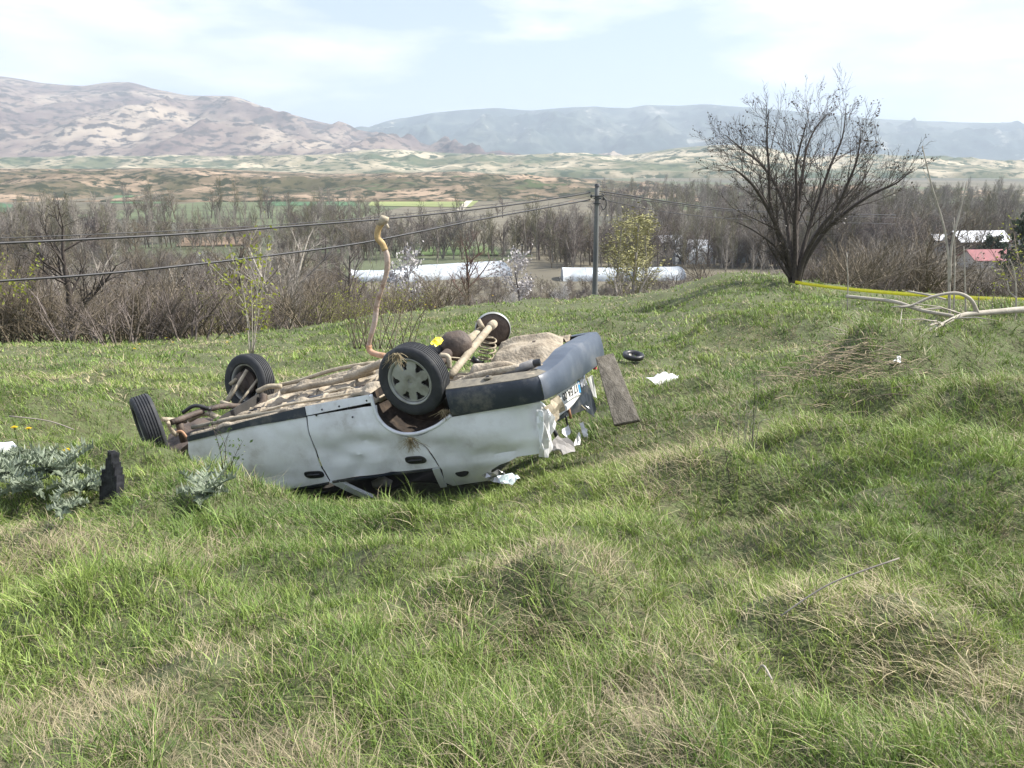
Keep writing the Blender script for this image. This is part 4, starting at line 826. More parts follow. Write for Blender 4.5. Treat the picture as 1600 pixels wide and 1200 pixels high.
def yside(x, z, s=1, near=True):
    y = .805 - .035 * ((z - .58) / .33) ** 2 - .42 * max(0, z - .9) - .05 * max(0, x - 3.0) - .02 * max(0, .5 - x)
    y += .006 * math.exp(-((z - .76) / .012) ** 2)
    if near:
        for dx, dz, a, rx, rz in DENT: y += 1.5 * a * math.exp(-((x - dx) / rx) ** 2 - ((z - dz) / rz) ** 2)
        cr1 = float(ridged(np.array([x * 1.7 + z * .8]), np.array([z * 2.6 - x * .5]), 2, 15)[0]); y -= .034 * max(0, cr1 - .74) * 4 * math.exp(-((x - 1.9) / .75) ** 2)
        y -= .016 * max(0, 1 - abs((z - .50) - .22 * (x - 1.55)) / .03) * math.exp(-((x - 1.85) / .22) ** 2)
        y -= .014 * max(0, 1 - abs((z - .84) + .35 * (x - 2.85)) / .04) * math.exp(-((x - 2.9) / .25) ** 2)
        y -= .03 * max(0, x - 3.28) / .2 * (.5 + .5 * math.sin(z * 38))
        y += .010 * (float(fbm(np.array([x * 2.6]), np.array([z * 4.2]), 3, 5)[0]) - .5) + .004 * (float(fbm(np.array([x * 9.]), np.array([z * 9.]), 2, 8)[0]) - .5)
    return y * s
def panel(name, poly, mat, thick=.012, off_=0, s=1, step=.035, near=True, fn=None, parent=None):
    bm = bmesh.new(); vs = [bm.verts.new((x, 0, z)) for x, z in poly]; bm.faces.new(vs)
    xs = [p[0] for p in poly]; zs = [p[1] for p in poly]
    for ax, lo, hi in ((0, min(xs), max(xs)), (2, min(zs), max(zs))):
        for c in np.arange(lo + step, hi, step):
            co = [0, 0, 0]; no = [0, 0, 0]; co[ax] = c; no[ax] = 1
            bmesh.ops.bisect_plane(bm, geom=bm.verts[:] + bm.edges[:] + bm.faces[:], plane_co=co, plane_no=no)
    for v in bm.verts:
        if fn: v.co = fn(v.co.x, v.co.z)
        else: v.co.y = yside(v.co.x, v.co.z, s, near) + off_ * s
    me = bpy.data.meshes.new(name); bm.normal_update(); bm.to_mesh(me); bm.free(); me.polygons.foreach_set('use_smooth', [True] * len(me.polygons))
    o = link(name, me, parent or car, mat); q = o.modifiers.new('thickness', 'SOLIDIFY'); q.thickness = thick; q.offset = 0; e = o.modifiers.new('edges', 'EDGE_SPLIT'); e.split_angle = math.radians(40); return o
def arc(pts, n=6): return [(p[0], p[2]) for p in spline([(a, 0, b) for a, b in pts], n)]
# near side
panel('front_door', [(.285, .315)] + [(1.456, .304), (1.447, .40), (1.448, .57), (1.456, .77), (1.485, .892), (1.2, .905), (.9, .92), (.4, .94), (.27, .62), (.25, .45)], M['paint'])
fd_in = arc([(2.104, .30), (2.10, .38), (2.125, .46), (2.20, .545), (2.326, .612)], 5)
panel('rear_door', [(1.47, .300)] + fd_in + arc([(2.326, .612), (2.40, .685), (2.447, .765), (2.482, .897)], 5)[1:] + [(2.3, .889), (1.8, .882), (1.500, .889), (1.471, .77), (1.461, .57), (1.459, .4)], M['paint'])
panel('rear_quarter_panel', arc([(2.22, .558), (2.39, .60), (2.567, .553), (2.715, .487)], 6) + [(3.1, .475), (3.446, .480), (3.50, .60), (3.46, .70), (3.44, .80), (3.41, .905), (3.35, .902), (3.15, .908), (3.08, .935), (2.99, .955), (2.9, 1.0), (2.82, 1.12), (2.5, 1.13), (2.455, 1.08)] + arc([(2.499, .93), (2.461, .765), (2.414, .685), (2.337, .602)], 5), M['paint'])
# edges seen in the gaps
sl = panel('sill', [(1.47, zsill(1.47)), (1.8, zsill(1.8)), (2.085, .206), (2.088, .27), (1.47, .292)], M['paint'], .02, .004)
panel('sill_trim', [(.285, zsill(.285) + .004), (.6, zsill(.6) + .006), (.9, zsill(.9)), (1.2, zsill(1.2)), (1.465, zsill(1.465)), (1.465, .297), (.9, .306), (.285, .35)], M['trim'], .02, .010)
for x, z in ((1.62, .262), (1.78, .258), (1.86, .282), (2.03, .25), (1.56, .30), (1.88, .36)):
    m = MB(); y = yside(x, z) + .012; m.tube([(x, y, z), (x, y + .006, z)], .008, 8); m.build('bolt', M['black'], car)
m = MB(); ap = [(2.09, .20), (2.088, .30), (2.10, .40), (2.15, .49), (2.25, .557), (2.39, .578), (2.55, .548), (2.66, .50), (2.715, .47)]
tubeobj('arch_lip', spline([(x, .802, z) for x, z in ap], 6), .016, M['paint'], car, 8)
# wheel well behind the lip
m = MB(); wp_ = spline([(x, 0, z) for x, z in [(2.07, .20), (2.075, .32), (2.10, .41), (2.16, .50), (2.26, .57), (2.39, .60), (2.55, .57), (2.67, .52), (2.73, .46), (2.75, .30)]], 5)
for p in wp_: m.v += [(p.x, .80, p.z), (p.x, .62, p.z + .015 * random.random()), (p.x, .40, p.z + .01)]
k_ = len(wp_)
for i in range(k_ - 1):
    for j in range(2): m.f.append((3 * i + j, 3 * i + j + 1, 3 * i + 4 + j, 3 * i + 3 + j))
m.f.append(tuple(3 * i + 2 for i in range(k_))); m.n = len(m.v); m.build('wheel_well', M['shade_mudwell'], car)
# window line: belt strips, pillars, opening frames
panel('b_pillar', [(1.487, .893), (1.575, .893), (1.75, 1.14), (1.66, 1.14)], M['paint'], .03, -.005)
panel('window_frame', [(2.425, .905), (2.484, .905), (2.44, 1.13), (2.385, 1.13)], M['paint'], .02, -.004)
panel('window_frame', [(.35, .946), (1.47, .899), (1.47, .915), (.35, .965)], M['trim'], .02, .0)
panel('window_frame', [(1.51, .895), (2.42, .896), (2.42, .912), (1.51, .912)], M['trim'], .02, .0)
for cx_, cz in ((1.375, .806), (2.315, .802)):
    m = MB(); ring = []
    for r_, dy in ((1.0, .004), (.96, .011), (.85, .013), (.0, .012)):
        ring.append([(cx_ + math.copysign(abs(math.cos(a)) ** .6, math.cos(a)) * .092 * r_, yside(cx_, cz) + dy, cz + .012 * math.cos(a) + math.copysign(abs(math.sin(a)) ** .8, math.sin(a)) * .034 * r_) for a in np.linspace(0, 2 * math.pi, 25)[:-1]])
    for r_ in ring: m.v += r_
    for k in range(3):
        for j in range(24): m.f.append((k * 24 + j, k * 24 + (j + 1) % 24, (k + 1) * 24 + (j + 1) % 24, (k + 1) * 24 + j))
    m.n = len(m.v); ho = m.build('door_handle', M['black'], car)
    g = MB(); g.tube([(cx_ - .06, yside(cx_, cz) + .014, cz - .002), (cx_, yside(cx_, cz) + .022, cz), (cx_ + .055, yside(cx_, cz) + .014, cz + .004)], .010, 8); g.build('grip', M['black'], ho, True)
m = MB(); cx_, cz = 2.645, .985
for r_, dy in ((1.0, .004), (.92, .009), (.75, .010), (0, .009)): m.v += [(cx_ + math.cos(a) * .062 * r_, yside(cx_, cz) + dy, cz + math.sin(a) * .046 * r_) for a in np.linspace(0, 2 * math.pi, 21)[:-1]]
for k in range(3):
    for j in range(20): m.f.append((k * 20 + j, k * 20 + (j + 1) % 20, (k + 1) * 20 + (j + 1) % 20, (k + 1) * 20 + j))
m.n = len(m.v); m.build('vent_grille', M['black'], car)
# far side (seen only from elsewhere), roof, glass edges
panel('front_door', [(.3, .34), (1.45, .34), (1.48, .90), (.35, .94)], M['paint'], .02, 0, -1, .08, False)
panel('rear_door', [(1.47, .34), (2.06, .34), (2.1, .5), (2.3, .62), (2.46, .78), (2.48, .90), (1.5, .90)], M['paint'], .02, 0, -1, .08, False)
panel('rear_quarter_panel', [(2.12, .50), (2.39, .62), (2.72, .50), (3.3, .52), (3.2, .72), (2.9, .8), (2.6, 1.1), (2.5, 1.1), (2.48, .85), (2.33, .63)], M['paint'], .02, 0, -1, .06, True)
panel('roof', [(.75, -.62), (2.65, -.62), (2.7, 0), (2.65, .50), (.75, .50)], M['dark'], .015, fn=lambda x, z: Vector((x, z, 1.17 + .04 * math.sin(x * 7 + z * 5) - .1 * (z / .62) ** 2 * .5)), step=.1)
panel('headliner', [(.3, -.70), (.75, -.70), (.75, .70), (.3, .70)], M['dark'], .01, fn=lambda x, z: Vector((x, z, 1.0 + .1 * (x - .3))), step=.15)
m = MB(); m.box((.29, 0, .62), (.03, 1.5, .62)); m.build('bulkhead', M['dark'], car)
m = MB(); m.box((2.60, 0, .62), (.03, 1.15, .45)); m.build('rear_bulkhead', M['dark'], car)
for (sx_, sy_) in ((1.25, .36), (1.25, -.36), (1.85, 0)):
    m = MB(); w_ = .5 if sx_ < 2 else 1.2
    for i in range(9):
        u = i / 8; xx = sx_ - .25 + .5 * u; zz = .42 + (.45 * max(0, u - .5) ** .8 if True else 0)
        for j in range(7): v_ = j / 6 - .5; m.v.append((xx, sy_ + v_ * w_, zz + .05 * math.cos(v_ * 3)))
    for i in range(8):
        for j in range(6): m.f.append((i * 7 + j, i * 7 + j + 1, i * 7 + j + 8, i * 7 + j + 7))
    m.n = len(m.v); so2 = m.build('seat', M['seat'], car, True); q = so2.modifiers.new('thickness', 'SOLIDIFY'); q.thickness = .1
tubeobj('head_restraint', [cpx(582, 757, .45), cpx(598, 752, .42), cpx(612, 756, .4)], [.03, .05, .03], M['seat'], car, 10)

# underbody
def zfloor(x, y):
    z = zsill(x) + .035 + .045 * (.8 - y)
    ay = abs(y)
    z -= .05 * math.exp(-((y + .72) / .045) ** 2)                       # far sill flange
    z -= .045 * math.exp(-((y - .73) / .035) ** 2)                      # near sill flange
    z -= .045 * (math.exp(-((ay - .44) / .05) ** 4))                    # lengthwise rails
    z += .07 * math.exp(-(y / .13) ** 4)                                # transmission tunnel
    z -= .022 * math.exp(-((x - 1.25) / .05) ** 4) + .02 * math.exp(-((x - .65) / .06) ** 4) + .03 * math.exp(-((x - 1.95) / .07) ** 4)
    z += .012 * (math.sin(x * 46) > .3) * (ay < .36) * (ay > .16) * (x < 1.9)
    z += .02 * (float(fbm(np.array([x * 5.]), np.array([y * 5.]), 4, 33)[0]) - .5)
    if x > 2.05:
        u = min(1, (x - 2.05) / .12); z += u * .16 * (1 - max(0, min(1, (x - 2.72) / .15)))       # over the axle
        z += .06 * min(1, max(0, x - 2.75) / .2)
        z -= .11 * math.exp(-(((x - 3.12) / .30) ** 4 + ((y + .32) / .30) ** 4))                     # spare wheel well
        z -= .09 * math.exp(-(((x - 3.0) / .2) ** 4 + ((y - .35) / .18) ** 4))
        z += .03 * (float(ridged(np.array([x * 3.]), np.array([y * 3.]), 3, 3)[0]) - .5)
    return z
gx = np.linspace(.29, 3.44, 150); gy = np.linspace(-.765, .765, 90)
v = []; f = []
for i, x in enumerate(gx):
    for j, y in enumerate(gy): v.append((x, y * (1 if x < 2.1 or x > 2.75 else .50 + .05 * math.sin(x * 9)), zfloor(x, y)))
for i in range(149):
    for j in range(89): a = i * 90 + j; f.append((a, a + 1, a + 91, a + 90))
fl = mesh('floor_pan', v, f, True); fo = link('floor_pan', fl, car, M['floor']); q = fo.modifiers.new('thickness', 'SOLIDIFY'); q.thickness = .01
tubeobj('underbody_flange', spline([cpx(a, b, -.77) for a, b in [(405, 609), (432, 603), (470, 594), (510, 581), (545, 573), (585, 567)]], 5), [.022] * 26, M['beige'], car, 6)
tubeobj('underbody_rail', spline([cpx(a, b, -.2) for a, b in [(440, 612), (490, 602), (540, 592), (585, 580)]], 5), .03, M['floor'], car, 8)
tubeobj('fuel_line', spline([cpx(a, b, .35) for a, b in [(500, 618), (525, 610), (545, 606), (565, 611), (590, 608)]], 5), .010, M['beige'], car, 6)
tubeobj('brake_line', spline([cpx(a, b, .55) for a, b in [(300, 668), (350, 655), (400, 646), (450, 632), (500, 624), (560, 613)]], 5), .011, M['beige'], car, 6)
tubeobj('exhaust_section', spline([cpx(a, b, -.05) for a, b in [(538, 590), (560, 583), (585, 572), (600, 566)]], 5), [.022, .025] + [.038] * 14, M['floor'], car, 10)
m = MB(); c = cpx(470, 630, .2); m.box(c, (.35, .12, .04)); m.box(c + Vector((.1, .05, -.01)), (.12, .2, .03)); m.build('heat_shield', M['black'], car)
for k in range(16):
    c = cpx(random.uniform(430, 585), random.uniform(592, 622), random.uniform(-.1, .4)); m = MB(); m.box((0, 0, 0), (random.uniform(.05, .16), random.uniform(.04, .1), .03), Matrix.Rotation(random.uniform(-.5, .5), 3, 'Z')); o = m.build('bracket', M[random.choice(['beige', 'floor', 'brown', 'black'])], car); o.location = (c.x, c.y, zfloor(c.x, c.y) - .012)
for k in range(14):
    x_ = random.uniform(.5, 3.3); y_ = random.uniform(-.6, .65)
    if 2.0 < x_ < 2.8: continue
    m = MB(); z_ = zfloor(x_, y_); m.tube([(x_, y_, z_ - .006), (x_, y_, z_ - .011)], random.uniform(.014, .032), 10); m.build('floor_hole_disc', M[random.choice(['black', 'brown', 'dark'])], car)  # dark discs added to read as holes in the floor
for y_ in (.22, .30, -.52):
    tubeobj('brake_line', [(x_, y_ + .02 * math.sin(x_ * 5 + y_ * 9), zfloor(x_, y_) - .016) for x_ in np.linspace(.4, 2.0, 30)], .007, M[random.choice(['black', 'brown'])], car, 5)
for x_ in (.52, .86, 1.08, 1.5, 1.72):
    m = MB(); m.tube([(x_ + .01 * math.sin(y_ * 9), y_, zfloor(x_, y_) - .002) for y_ in np.linspace(-.66, .68, 40)], .014, 6); m.build('floor_rib', M['floor'], car, True)
# front suspension and subframe
def pipe(name, a, b, ya, yb_, r, mat, mid=None, n=10):
    P_ = [cpx(*a, ya)] + ([cpx(*mid, (ya + yb_) / 2)] if mid else []) + [cpx(*b, yb_)]
    return tubeobj(name, spline(P_, 6) if mid else P_, r, M[mat], car, n)
pipe('subframe_member', (268, 660), (402, 636), .55, -.45, .028, 'brown', (340, 636)); pipe('subframe_member', (345, 628), (440, 640), -.2, -.2, .018, 'beige', (395, 640))
pipe('control_arm', (352, 634), (386, 578), -.35, -.6, .017, 'beige'); pipe('control_arm', (374, 630), (403, 592), -.35, -.6, .013, 'beige'); pipe('control_arm', (350, 633), (368, 600), -.4, -.62, .014, 'beige')
pipe('tie_rod', (360, 600), (372, 590), -.6, -.6, .02, 'beige'); pipe('shock_absorber', (386, 612), (392, 640), -.6, -.4, .035, 'black'); pipe('wheel_carrier', (372, 585), (395, 612), -.62, -.62, .045, 'brown')
pipe('control_arm', (254, 655), (290, 658), .6, .35, .022, 'beige'); pipe('control_arm', (262, 660), (276, 680), .58, .5, .020, 'beige', (268, 672)); pipe('tie_rod', (270, 678), (292, 684), .5, .5, .012, 'rust', (283, 674)); pipe('anti_roll_bar', (285, 645), (330, 640), .3, .2, .018, 'black', (305, 634))
pipe('strut', (278, 655), (288, 690), .45, .45, .035, 'brown'); pipe('subframe_member', (296, 656), (345, 655), .2, .2, .028, 'beige', (320, 645)); pipe('bent_flange', (402, 612), (440, 604), -.45, -.5, .026, 'beige', (420, 604)); pipe('hose', (395, 640), (412, 616), -.3, -.4, .035, 'brown', (410, 630))
panel('inner_wing', [(-.35, -.62), (.26, -.62), (.26, .62), (-.2, .62), (-.4, .1)], M['brown'], .03, fn=lambda x, z: Vector((x, z, .50 + .12 * math.sin(x * 6) * math.cos(z * 4))), step=.08)
pipe('sump_rail', (300, 668), (460, 640), .68, .7, .018, 'trim_dust', (380, 652))

def rev(profile, n=56, skip=None):
    v = []; f = []
    for r, a in profile:
        for j in range(n): t = 2 * math.pi * j / n; v.append((r * math.cos(t), a, r * math.sin(t)))
    for i in range(len(profile) - 1):
        for j in range(n):
            if skip and skip(.5 * (profile[i][0] + profile[i + 1][0]), 2 * math.pi * (j + .5) / n): continue
            f.append((i * n + j, i * n + (j + 1) % n, (i + 1) * n + (j + 1) % n, (i + 1) * n + j))
    return v, f
TP = [(.192, -.062), (.200, -.078), (.232, -.086), (.262, -.084), (.279, -.074), (.287, -.062)]
for g_ in (-.046, -.023, 0, .023, .046): TP += [(.290, g_ - .0085), (.290, g_ - .005), (.280, g_ - .004), (.280, g_ + .004), (.290, g_ + .005), (.290, g_ + .0085)]
TP += [(.287, .062), (.279, .074), (.262, .084), (.232, .086), (.200, .078), (.192, .062), (.186, .05), (.186, -.05), (.192, -.062)]
HOLES = [math.radians(a) for a in (78, 18, -36, -92, -168, 128)]
def inhole(r, t):
    if not .098 < r < .163: return False
    hw = .10 + (r - .098) / .065 * .16
    return any(abs((t - h + math.pi) % (2 * math.pi) - math.pi) < hw for h in HOLES)
def make_wheel(center, axis, spin=0, rim=True, face=1):
    w_ = bpy.data.objects.new('wheel', None); 
    ay = Vector(axis).normalized(); ax_ = ay.cross(Vector((0, 0, 1))).normalized(); az_ = ax_.cross(ay); Mx = Matrix((ax_, ay, az_)).transposed() @ Matrix.Rotation(spin, 3, 'Y')
    # the hub carries tyre and rim
    v, f = rev([(0.0001, .02), (.05, .02), (.055, -.02), (.12, -.02), (.12, -.05), (.0001, -.05)], 32)
    hub = link('wheel', mesh('wheel_hub', v, f), car, M['brown']); hub.location = center; hub.rotation_euler = Mx.to_euler()
    v, f = rev(TP, 72); ty = link('tyre', mesh('tyre', v, f, True), hub, M['rubber']); e = ty.modifiers.new('edges', 'EDGE_SPLIT'); e.split_angle = math.radians(35)
    v, f = rev([(.0001, .022), (.172, .022), (.172, .016), (.0001, .016)], 40); link('dark_backing', mesh('dark_backing', v, f), hub, M['dark'])  # dark disc added behind the rim so its holes show dark
    v, f = rev([(.190, .064), (.196, .068), (.196, .074), (.190, .076), (.180, .068), (.176, .05), (.174, -.02), (.176, -.06), (.190, -.064)], 56); link('rim_barrel', mesh('rim_barrel', v, f, True), hub, M['rim'])
    if rim:
        prof = [(.176, .042), (.170, .040), (.163, .040), (.150, .042), (.137, .044), (.124, .046), (.111, .047), (.098, .048), (.085, .048), (.07, .050), (.058, .052), (.045, .054), (.030, .054), (.028, .046), (.0001, .046)]
        v, f = rev(prof, 120, inhole); ro = link('rim', mesh('rim_face', v, f, True), hub, M['rim']); q = ro.modifiers.new('thickness', 'SOLIDIFY'); q.thickness = .014; q.offset = -1; e = ro.modifiers.new('edges', 'EDGE_SPLIT'); e.split_angle = math.radians(35)
        for k in range(4):
            t = k * math.pi / 2 + .3; m = MB(); m.tube([(.066 * math.cos(t), .046, .066 * math.sin(t)), (.066 * math.cos(t), .053, .066 * math.sin(t))], .011, 8); m.build('lug_nut', M['black'], hub)
    return hub
tocar = lambda n: Vector(CR.T @ np.array(n, float))
make_wheel((2.462, .735, .145), (-.17, 1, .04), .1)
make_wheel(Vector(cpx(390, 597, -.66)), tocar((.50, .86, -.10)), 1, True)
make_wheel(Vector(cpx(233, 666, .66)), tocar((.84, .50, .20)), 2, True)
# rear axle torn from its mounts
v, f = rev([(.0001, .03), (.11, .03), (.15, .02), (.158, 0), (.15, -.03), (.0001, -.035)], 40); dr = link('brake_drum', mesh('brake_drum', v, f, True), car, M['brown']); dr.location = cpx(770, 515, -.62); dr.rotation_euler = (.1, .0, -.3)
v, f = rev([(.160, .026), (.166, .02), (.168, -.01), (.160, -.03), (.154, -.02)], 40); bd = link('drum_rim', mesh('drum_rim', v, f, True), dr, M['rim'])
pipe('trailing_link', (703, 588), (768, 508), .3, -.5, .033, 'beige', (741, 541)); m = MB(); c = cpx(769, 508, -.5); m.tube([c + Vector((0, -.05, 0)), c + Vector((0, .06, 0))], .04, 12); m.build('bush', M['beige'], car, True)
pipe('axle_tube', (722, 540), (752, 517), -.2, -.55, .042, 'beige'); pipe('axle_tube', (660, 588), (700, 552), .6, .1, .045, 'brown'); pipe('bump_stop', (747, 500), (755, 514), -.5, -.5, .024, 'beige')
bpy_ico = bmesh.new(); bmesh.ops.create_icosphere(bpy_ico, subdivisions=3, radius=1)
for vv in bpy_ico.verts:
    s = 1 + .16 * (float(fbm(np.array([vv.co.x * 2 + 5]), np.array([vv.co.y * 2 + vv.co.z * 1.7]), 2, 4)[0]) - .5); vv.co = Vector((vv.co.x * .15, vv.co.y * .12, vv.co.z * .135)) * s
me = bpy.data.meshes.new('differential'); bpy_ico.to_mesh(me); bpy_ico.free(); me.polygons.foreach_set('use_smooth', [True] * len(me.polygons)); o = link('differential', me, car, M['brown']); o.location = cpx(712, 540, -.05)
pipe('torque_tube', (690, 553), (672, 548), .05, .0, .06, 'black'); pipe('propeller_shaft', (700, 560), (655, 570), .05, .0, .05, 'brown')
sp0 = cpx(765, 524, -.52); sp1 = cpx(758, 566, -.52); ax_ = sp1 - sp0; e1 = ax_.normalized().orthogonal().normalized(); e2 = ax_.normalized().cross(e1); pts = []
for i in range(150): t = i / 149; a = t * 5.2 * 2 * math.pi; r_ = .062 + .012 * math.sin(t * 3); pts.append(sp0 + ax_ * t * (1 + .1 * math.sin(t * 9) * .3) + (e1 * math.cos(a) + e2 * math.sin(a)) * r_)
tubeobj('coil_spring', pts, .0085, M['beige'], car, 7)
pipe('brake_hose', (700, 558), (735, 562), .2, -.1, .006, 'beige', (722, 560)); pipe('mounting_bracket', (688, 555), (702, 575), .3, .3, .022, 'beige', (700, 558)); pipe('panhard_rod', (737, 560), (750, 568), -.3, -.3, .028, 'black'); pipe('trailing_link', (702, 600), (706, 625), .45, .5, .024, 'beige'); pipe('lower_bracket', (702, 640), (712, 660), .55, .6, .012, 'beige')
pipe('exhaust_pipe', (702, 606), (818, 574), .62, .62, .034, 'floor', (745, 588)); pipe('tail_pipe', (788, 585), (834, 568), .62, .62, .037, 'pipegrey'); v, f = rev([(.030, 0), (.030, .05), (.0001, .05)], 16); o = link('pipe_mouth', mesh('pipe_mouth', v, f), car, M['black']); o.location = cpx(834.5, 567.8, .62); o.rotation_euler = (0, 0, -1.57 - .1)
# tall bent pipe torn up from the underside
tp_ = [(601, 556, -.55), (586, 553, -.58), (577, 546, -.6), (578, 530, -.6), (585, 505, -.6), (589, 475, -.6), (597, 450, -.6), (604, 425, -.6), (605, 402, -.6), (598, 382, -.6), (590, 372, -.6), (591, 358, -.6), (597, 348, -.6)]
pts = spline([cpx(*p) for p in tp_], 6); up_ = tubeobj('bent_exhaust_pipe', pts, [.024 + .003 * math.sin(i * .3) for i in range(len(pts))], M['rust2'], car, 12); tag(up_, 'tall bent rusty exhaust pipe standing up from the car')
tubeobj('pipe_elbow', pts[:16], [.028] * 16, M['rust'], up_, 12)
me_ = tubeobj('flange', [cpx(593, 352, -.6), cpx(600, 342, -.6), cpx(606, 344, -.6)], [.03, .045, .03], M['beige'], up_, 7); tubeobj('pipe_top', pts[-22:], [.029] * 22, mk('yellowish_rust', [(.3, .2, .08), (.5, .37, .18)], 20, .8), up_, 9); tubeobj('flange_bolt', [cpx(604, 350, -.6), cpx(607, 357, -.6)], .012, M['beige'], up_, 6)
# rear bumper: side wrap and bent rear bar
st = [(2.73, .80, .262, .468, 0, 1), (3.0, .815, .268, .466, 0, 1), (3.3, .815, .275, .462, 0, 1), (3.42, .79, .28, .462, .35, .93), (3.49, .72, .285, .468, .75, .65), (3.53, .5, .298, .50, 1, 0), (3.56, .25, .30, .535, 1, 0), (3.575, 0, .30, .56, 1, 0), (3.61, -.3, .325, .585, 1, 0), (3.645, -.6, .355, .61, 1, -.1), (3.665, -.78, .372, .62, .8, -.6), (3.58, -.88, .38, .61, .1, -1), (3.35, -.89, .38, .60, 0, -1)]
ss = spline([(a, b, 0) for a, b, *_ in st], 5); z0s = np.interp(np.linspace(0, len(st) - 1, len(ss)), range(len(st)), [s[2] for s in st]); z1s = np.interp(np.linspace(0, len(st) - 1, len(ss)), range(len(st)), [s[3] for s in st]); nxs = np.interp(np.linspace(0, len(st) - 1, len(ss)), range(len(st)), [s[4] for s in st]); nys = np.interp(np.linspace(0, len(st) - 1, len(ss)), range(len(st)), [s[5] for s in st])
def bumper_part(name, i0, i1, mat, prof):
    m = MB(); n_ = len(prof)
    for i in range(i0, i1 + 1):
        h = z1s[i] - z0s[i]; nn = Vector((nxs[i], nys[i], 0)).normalized()
        for o_, u in prof:
            w_ = .003 * math.sin(i * .5) * (i > 20); p = ss[i] + nn * (o_ + w_); m.v.append((p.x, p.y, z0s[i] + h * u))
    for i in range(i1 - i0):
        for j in range(n_ - 1): a = i * n_ + j; m.f.append((a, a + 1, a + n_ + 1, a + n_))
    m.n = len(m.v); o = m.build(name, mat, car, True); q = o.modifiers.new('thickness', 'SOLIDIFY'); q.thickness = .008; e = o.modifiers.new('edges', 'EDGE_SPLIT'); e.split_angle = math.radians(38); return o
NB = len(ss) - 1
bumper_part('bumper_side', 0, 18, M['trim'], [(-.01, 1.03), (.012, 1.0), (.022, .85), (.024, .5), (.022, .12), (.006, .0)])
bumper_part('bumper_top_edge', 0, 22, M['trim_dust'], [(.006, -.006), (-.03, -.05), (-.09, -.12), (-.13, -.12)])
o = bumper_part('rear_bumper', 18, NB, M['bump_m'], [(-.03, 1.04), (.012, 1.0), (.030, .85), (.036, .5), (.030, .15), (.012, .0), (-.05, -.07), (-.12, -.08)])
m = MB(); c = Vector((3.07, .745, .238)); m.tube([c, c + Vector((0, .0, -.012))], .034, 14); o = m.build('bolt_boss', M['trim_dust'], car); m = MB(); m.tube([c + Vector((0, 0, -.012)), c + Vector((0, 0, -.020))], .014, 8); m.build('bolt_head', M['black'], o)
# torn sheet pieces
def sheet(name, pix, mat, parent=None, thick=.006, bump_=.02, seed=0, world=False, label=None, cat=None):
    pts = [cpx(a, b, y) if not world else at(a, b, y) for a, b, y in pix]; cn_ = sum(pts, Vector()) / len(pts); bm = bmesh.new(); vs = [bm.verts.new(p - (cn_ if world else Vector())) for p in pts]; bm.faces.new(vs)
    bmesh.ops.triangulate(bm, faces=bm.faces[:]); bmesh.ops.subdivide_edges(bm, edges=bm.edges[:], cuts=2, use_grid_fill=True); bm.normal_update(); r = random.Random(seed)
    for vv in bm.verts: vv.co += vv.normal * r.uniform(-1, 1) * bump_
    me = bpy.data.meshes.new(name); bm.to_mesh(me); bm.free(); o = link(name, me, None if world else (parent or car), mat); q = o.modifiers.new('thickness', 'SOLIDIFY'); q.thickness = thick
    if world: o.location = cn_; tag(o, label, cat)
    return o
sheet('torn_corner', [(843, 634, .8), (862, 645, .7), (870, 662, .66), (857, 690, .74), (846, 672, .8)], M['paint_in'], seed=1)
sheet('torn_corner', [(846, 676, .8), (860, 672, .7), (862, 698, .68), (854, 714, .76), (843, 714, .8)], M['paint_in'], seed=2)
sheet('torn_corner', [(846, 636, .78), (872, 618, .5), (882, 640, .42), (868, 660, .55)], M['beige'], seed=3, bump_=.03)
sheet('torn_corner', [(838, 640, .84), (849, 642, .83), (850, 668, .82), (845, 700, .82), (839, 672, .83)], M['paint'], seed=4, bump_=.01)
sheet('rear_valance', [(868, 636, .3), (903, 611, -.2), (906, 618, -.22), (888, 636, .05), (868, 657, .38), (864, 650, .42)], M['paint_in'], seed=5, bump_=.012)
sheet('boot_corner', [(904, 612, -.25), (916, 598, -.5), (924, 612, -.6), (931, 640, -.65), (927, 652, -.6), (914, 640, -.4), (880, 653, .1), (866, 660, .35), (890, 636, 0)], M['trim'], seed=6, bump_=.01)
sheet('torn_wing_strip', [(917, 591, -.6), (925, 586, -.66), (932, 622, -.7), (926, 619, -.66)], M['paint_in'], seed=7, bump_=.006)
sheet('tail_lamp', [(902, 588, -.35), (912, 580, -.5), (915, 600, -.52), (908, 614, -.4), (903, 604, -.36)], M['lens'], seed=8, bump_=.02)
sheet('tail_lamp', [(926, 566, -.7), (933, 565, -.75), (932, 577, -.72), (927, 577, -.7)], M['redlens'], seed=9, bump_=.01)
sheet('tow_panel', [(845, 575, .55), (862, 566, .35), (874, 573, .25), (868, 588, .35), (858, 592, .45)], M['paint_in'], seed=10, bump_=.02)
sheet('raised_bracket', [(820, 540, -.5), (831, 526, -.5), (835, 540, -.5)], M['beige'], seed=11, bump_=.003); sheet('boot_edge', [(868, 548, -.5), (895, 530, -.7), (905, 525, -.75), (890, 545, -.5), (872, 560, -.1)], M['floor'], seed=12, bump_=.015)
sheet('broken_glass', [(752, 742, .74), (778, 734, .7), (795, 742, .66), (812, 748, .6), (790, 755, .66), (770, 752, .7)], M['lens'], seed=13, bump_=.02)
pipe('boot_strut', (862, 664), (878, 700), .55, .5, .016, 'black'); pipe('wiring', (903, 615), (915, 640), -.3, -.3, .006, 'beige', (906, 630)); pipe('wiring', (910, 612), (922, 640), -.4, -.4, .005, 'lens', (912, 630)); pipe('hanging_bracket', (888, 636), (892, 654), .05, .05, .012, 'rust'); pipe('hanging_cable', (884, 650), (892, 676), .1, .1, .009, 'black', (887, 664))
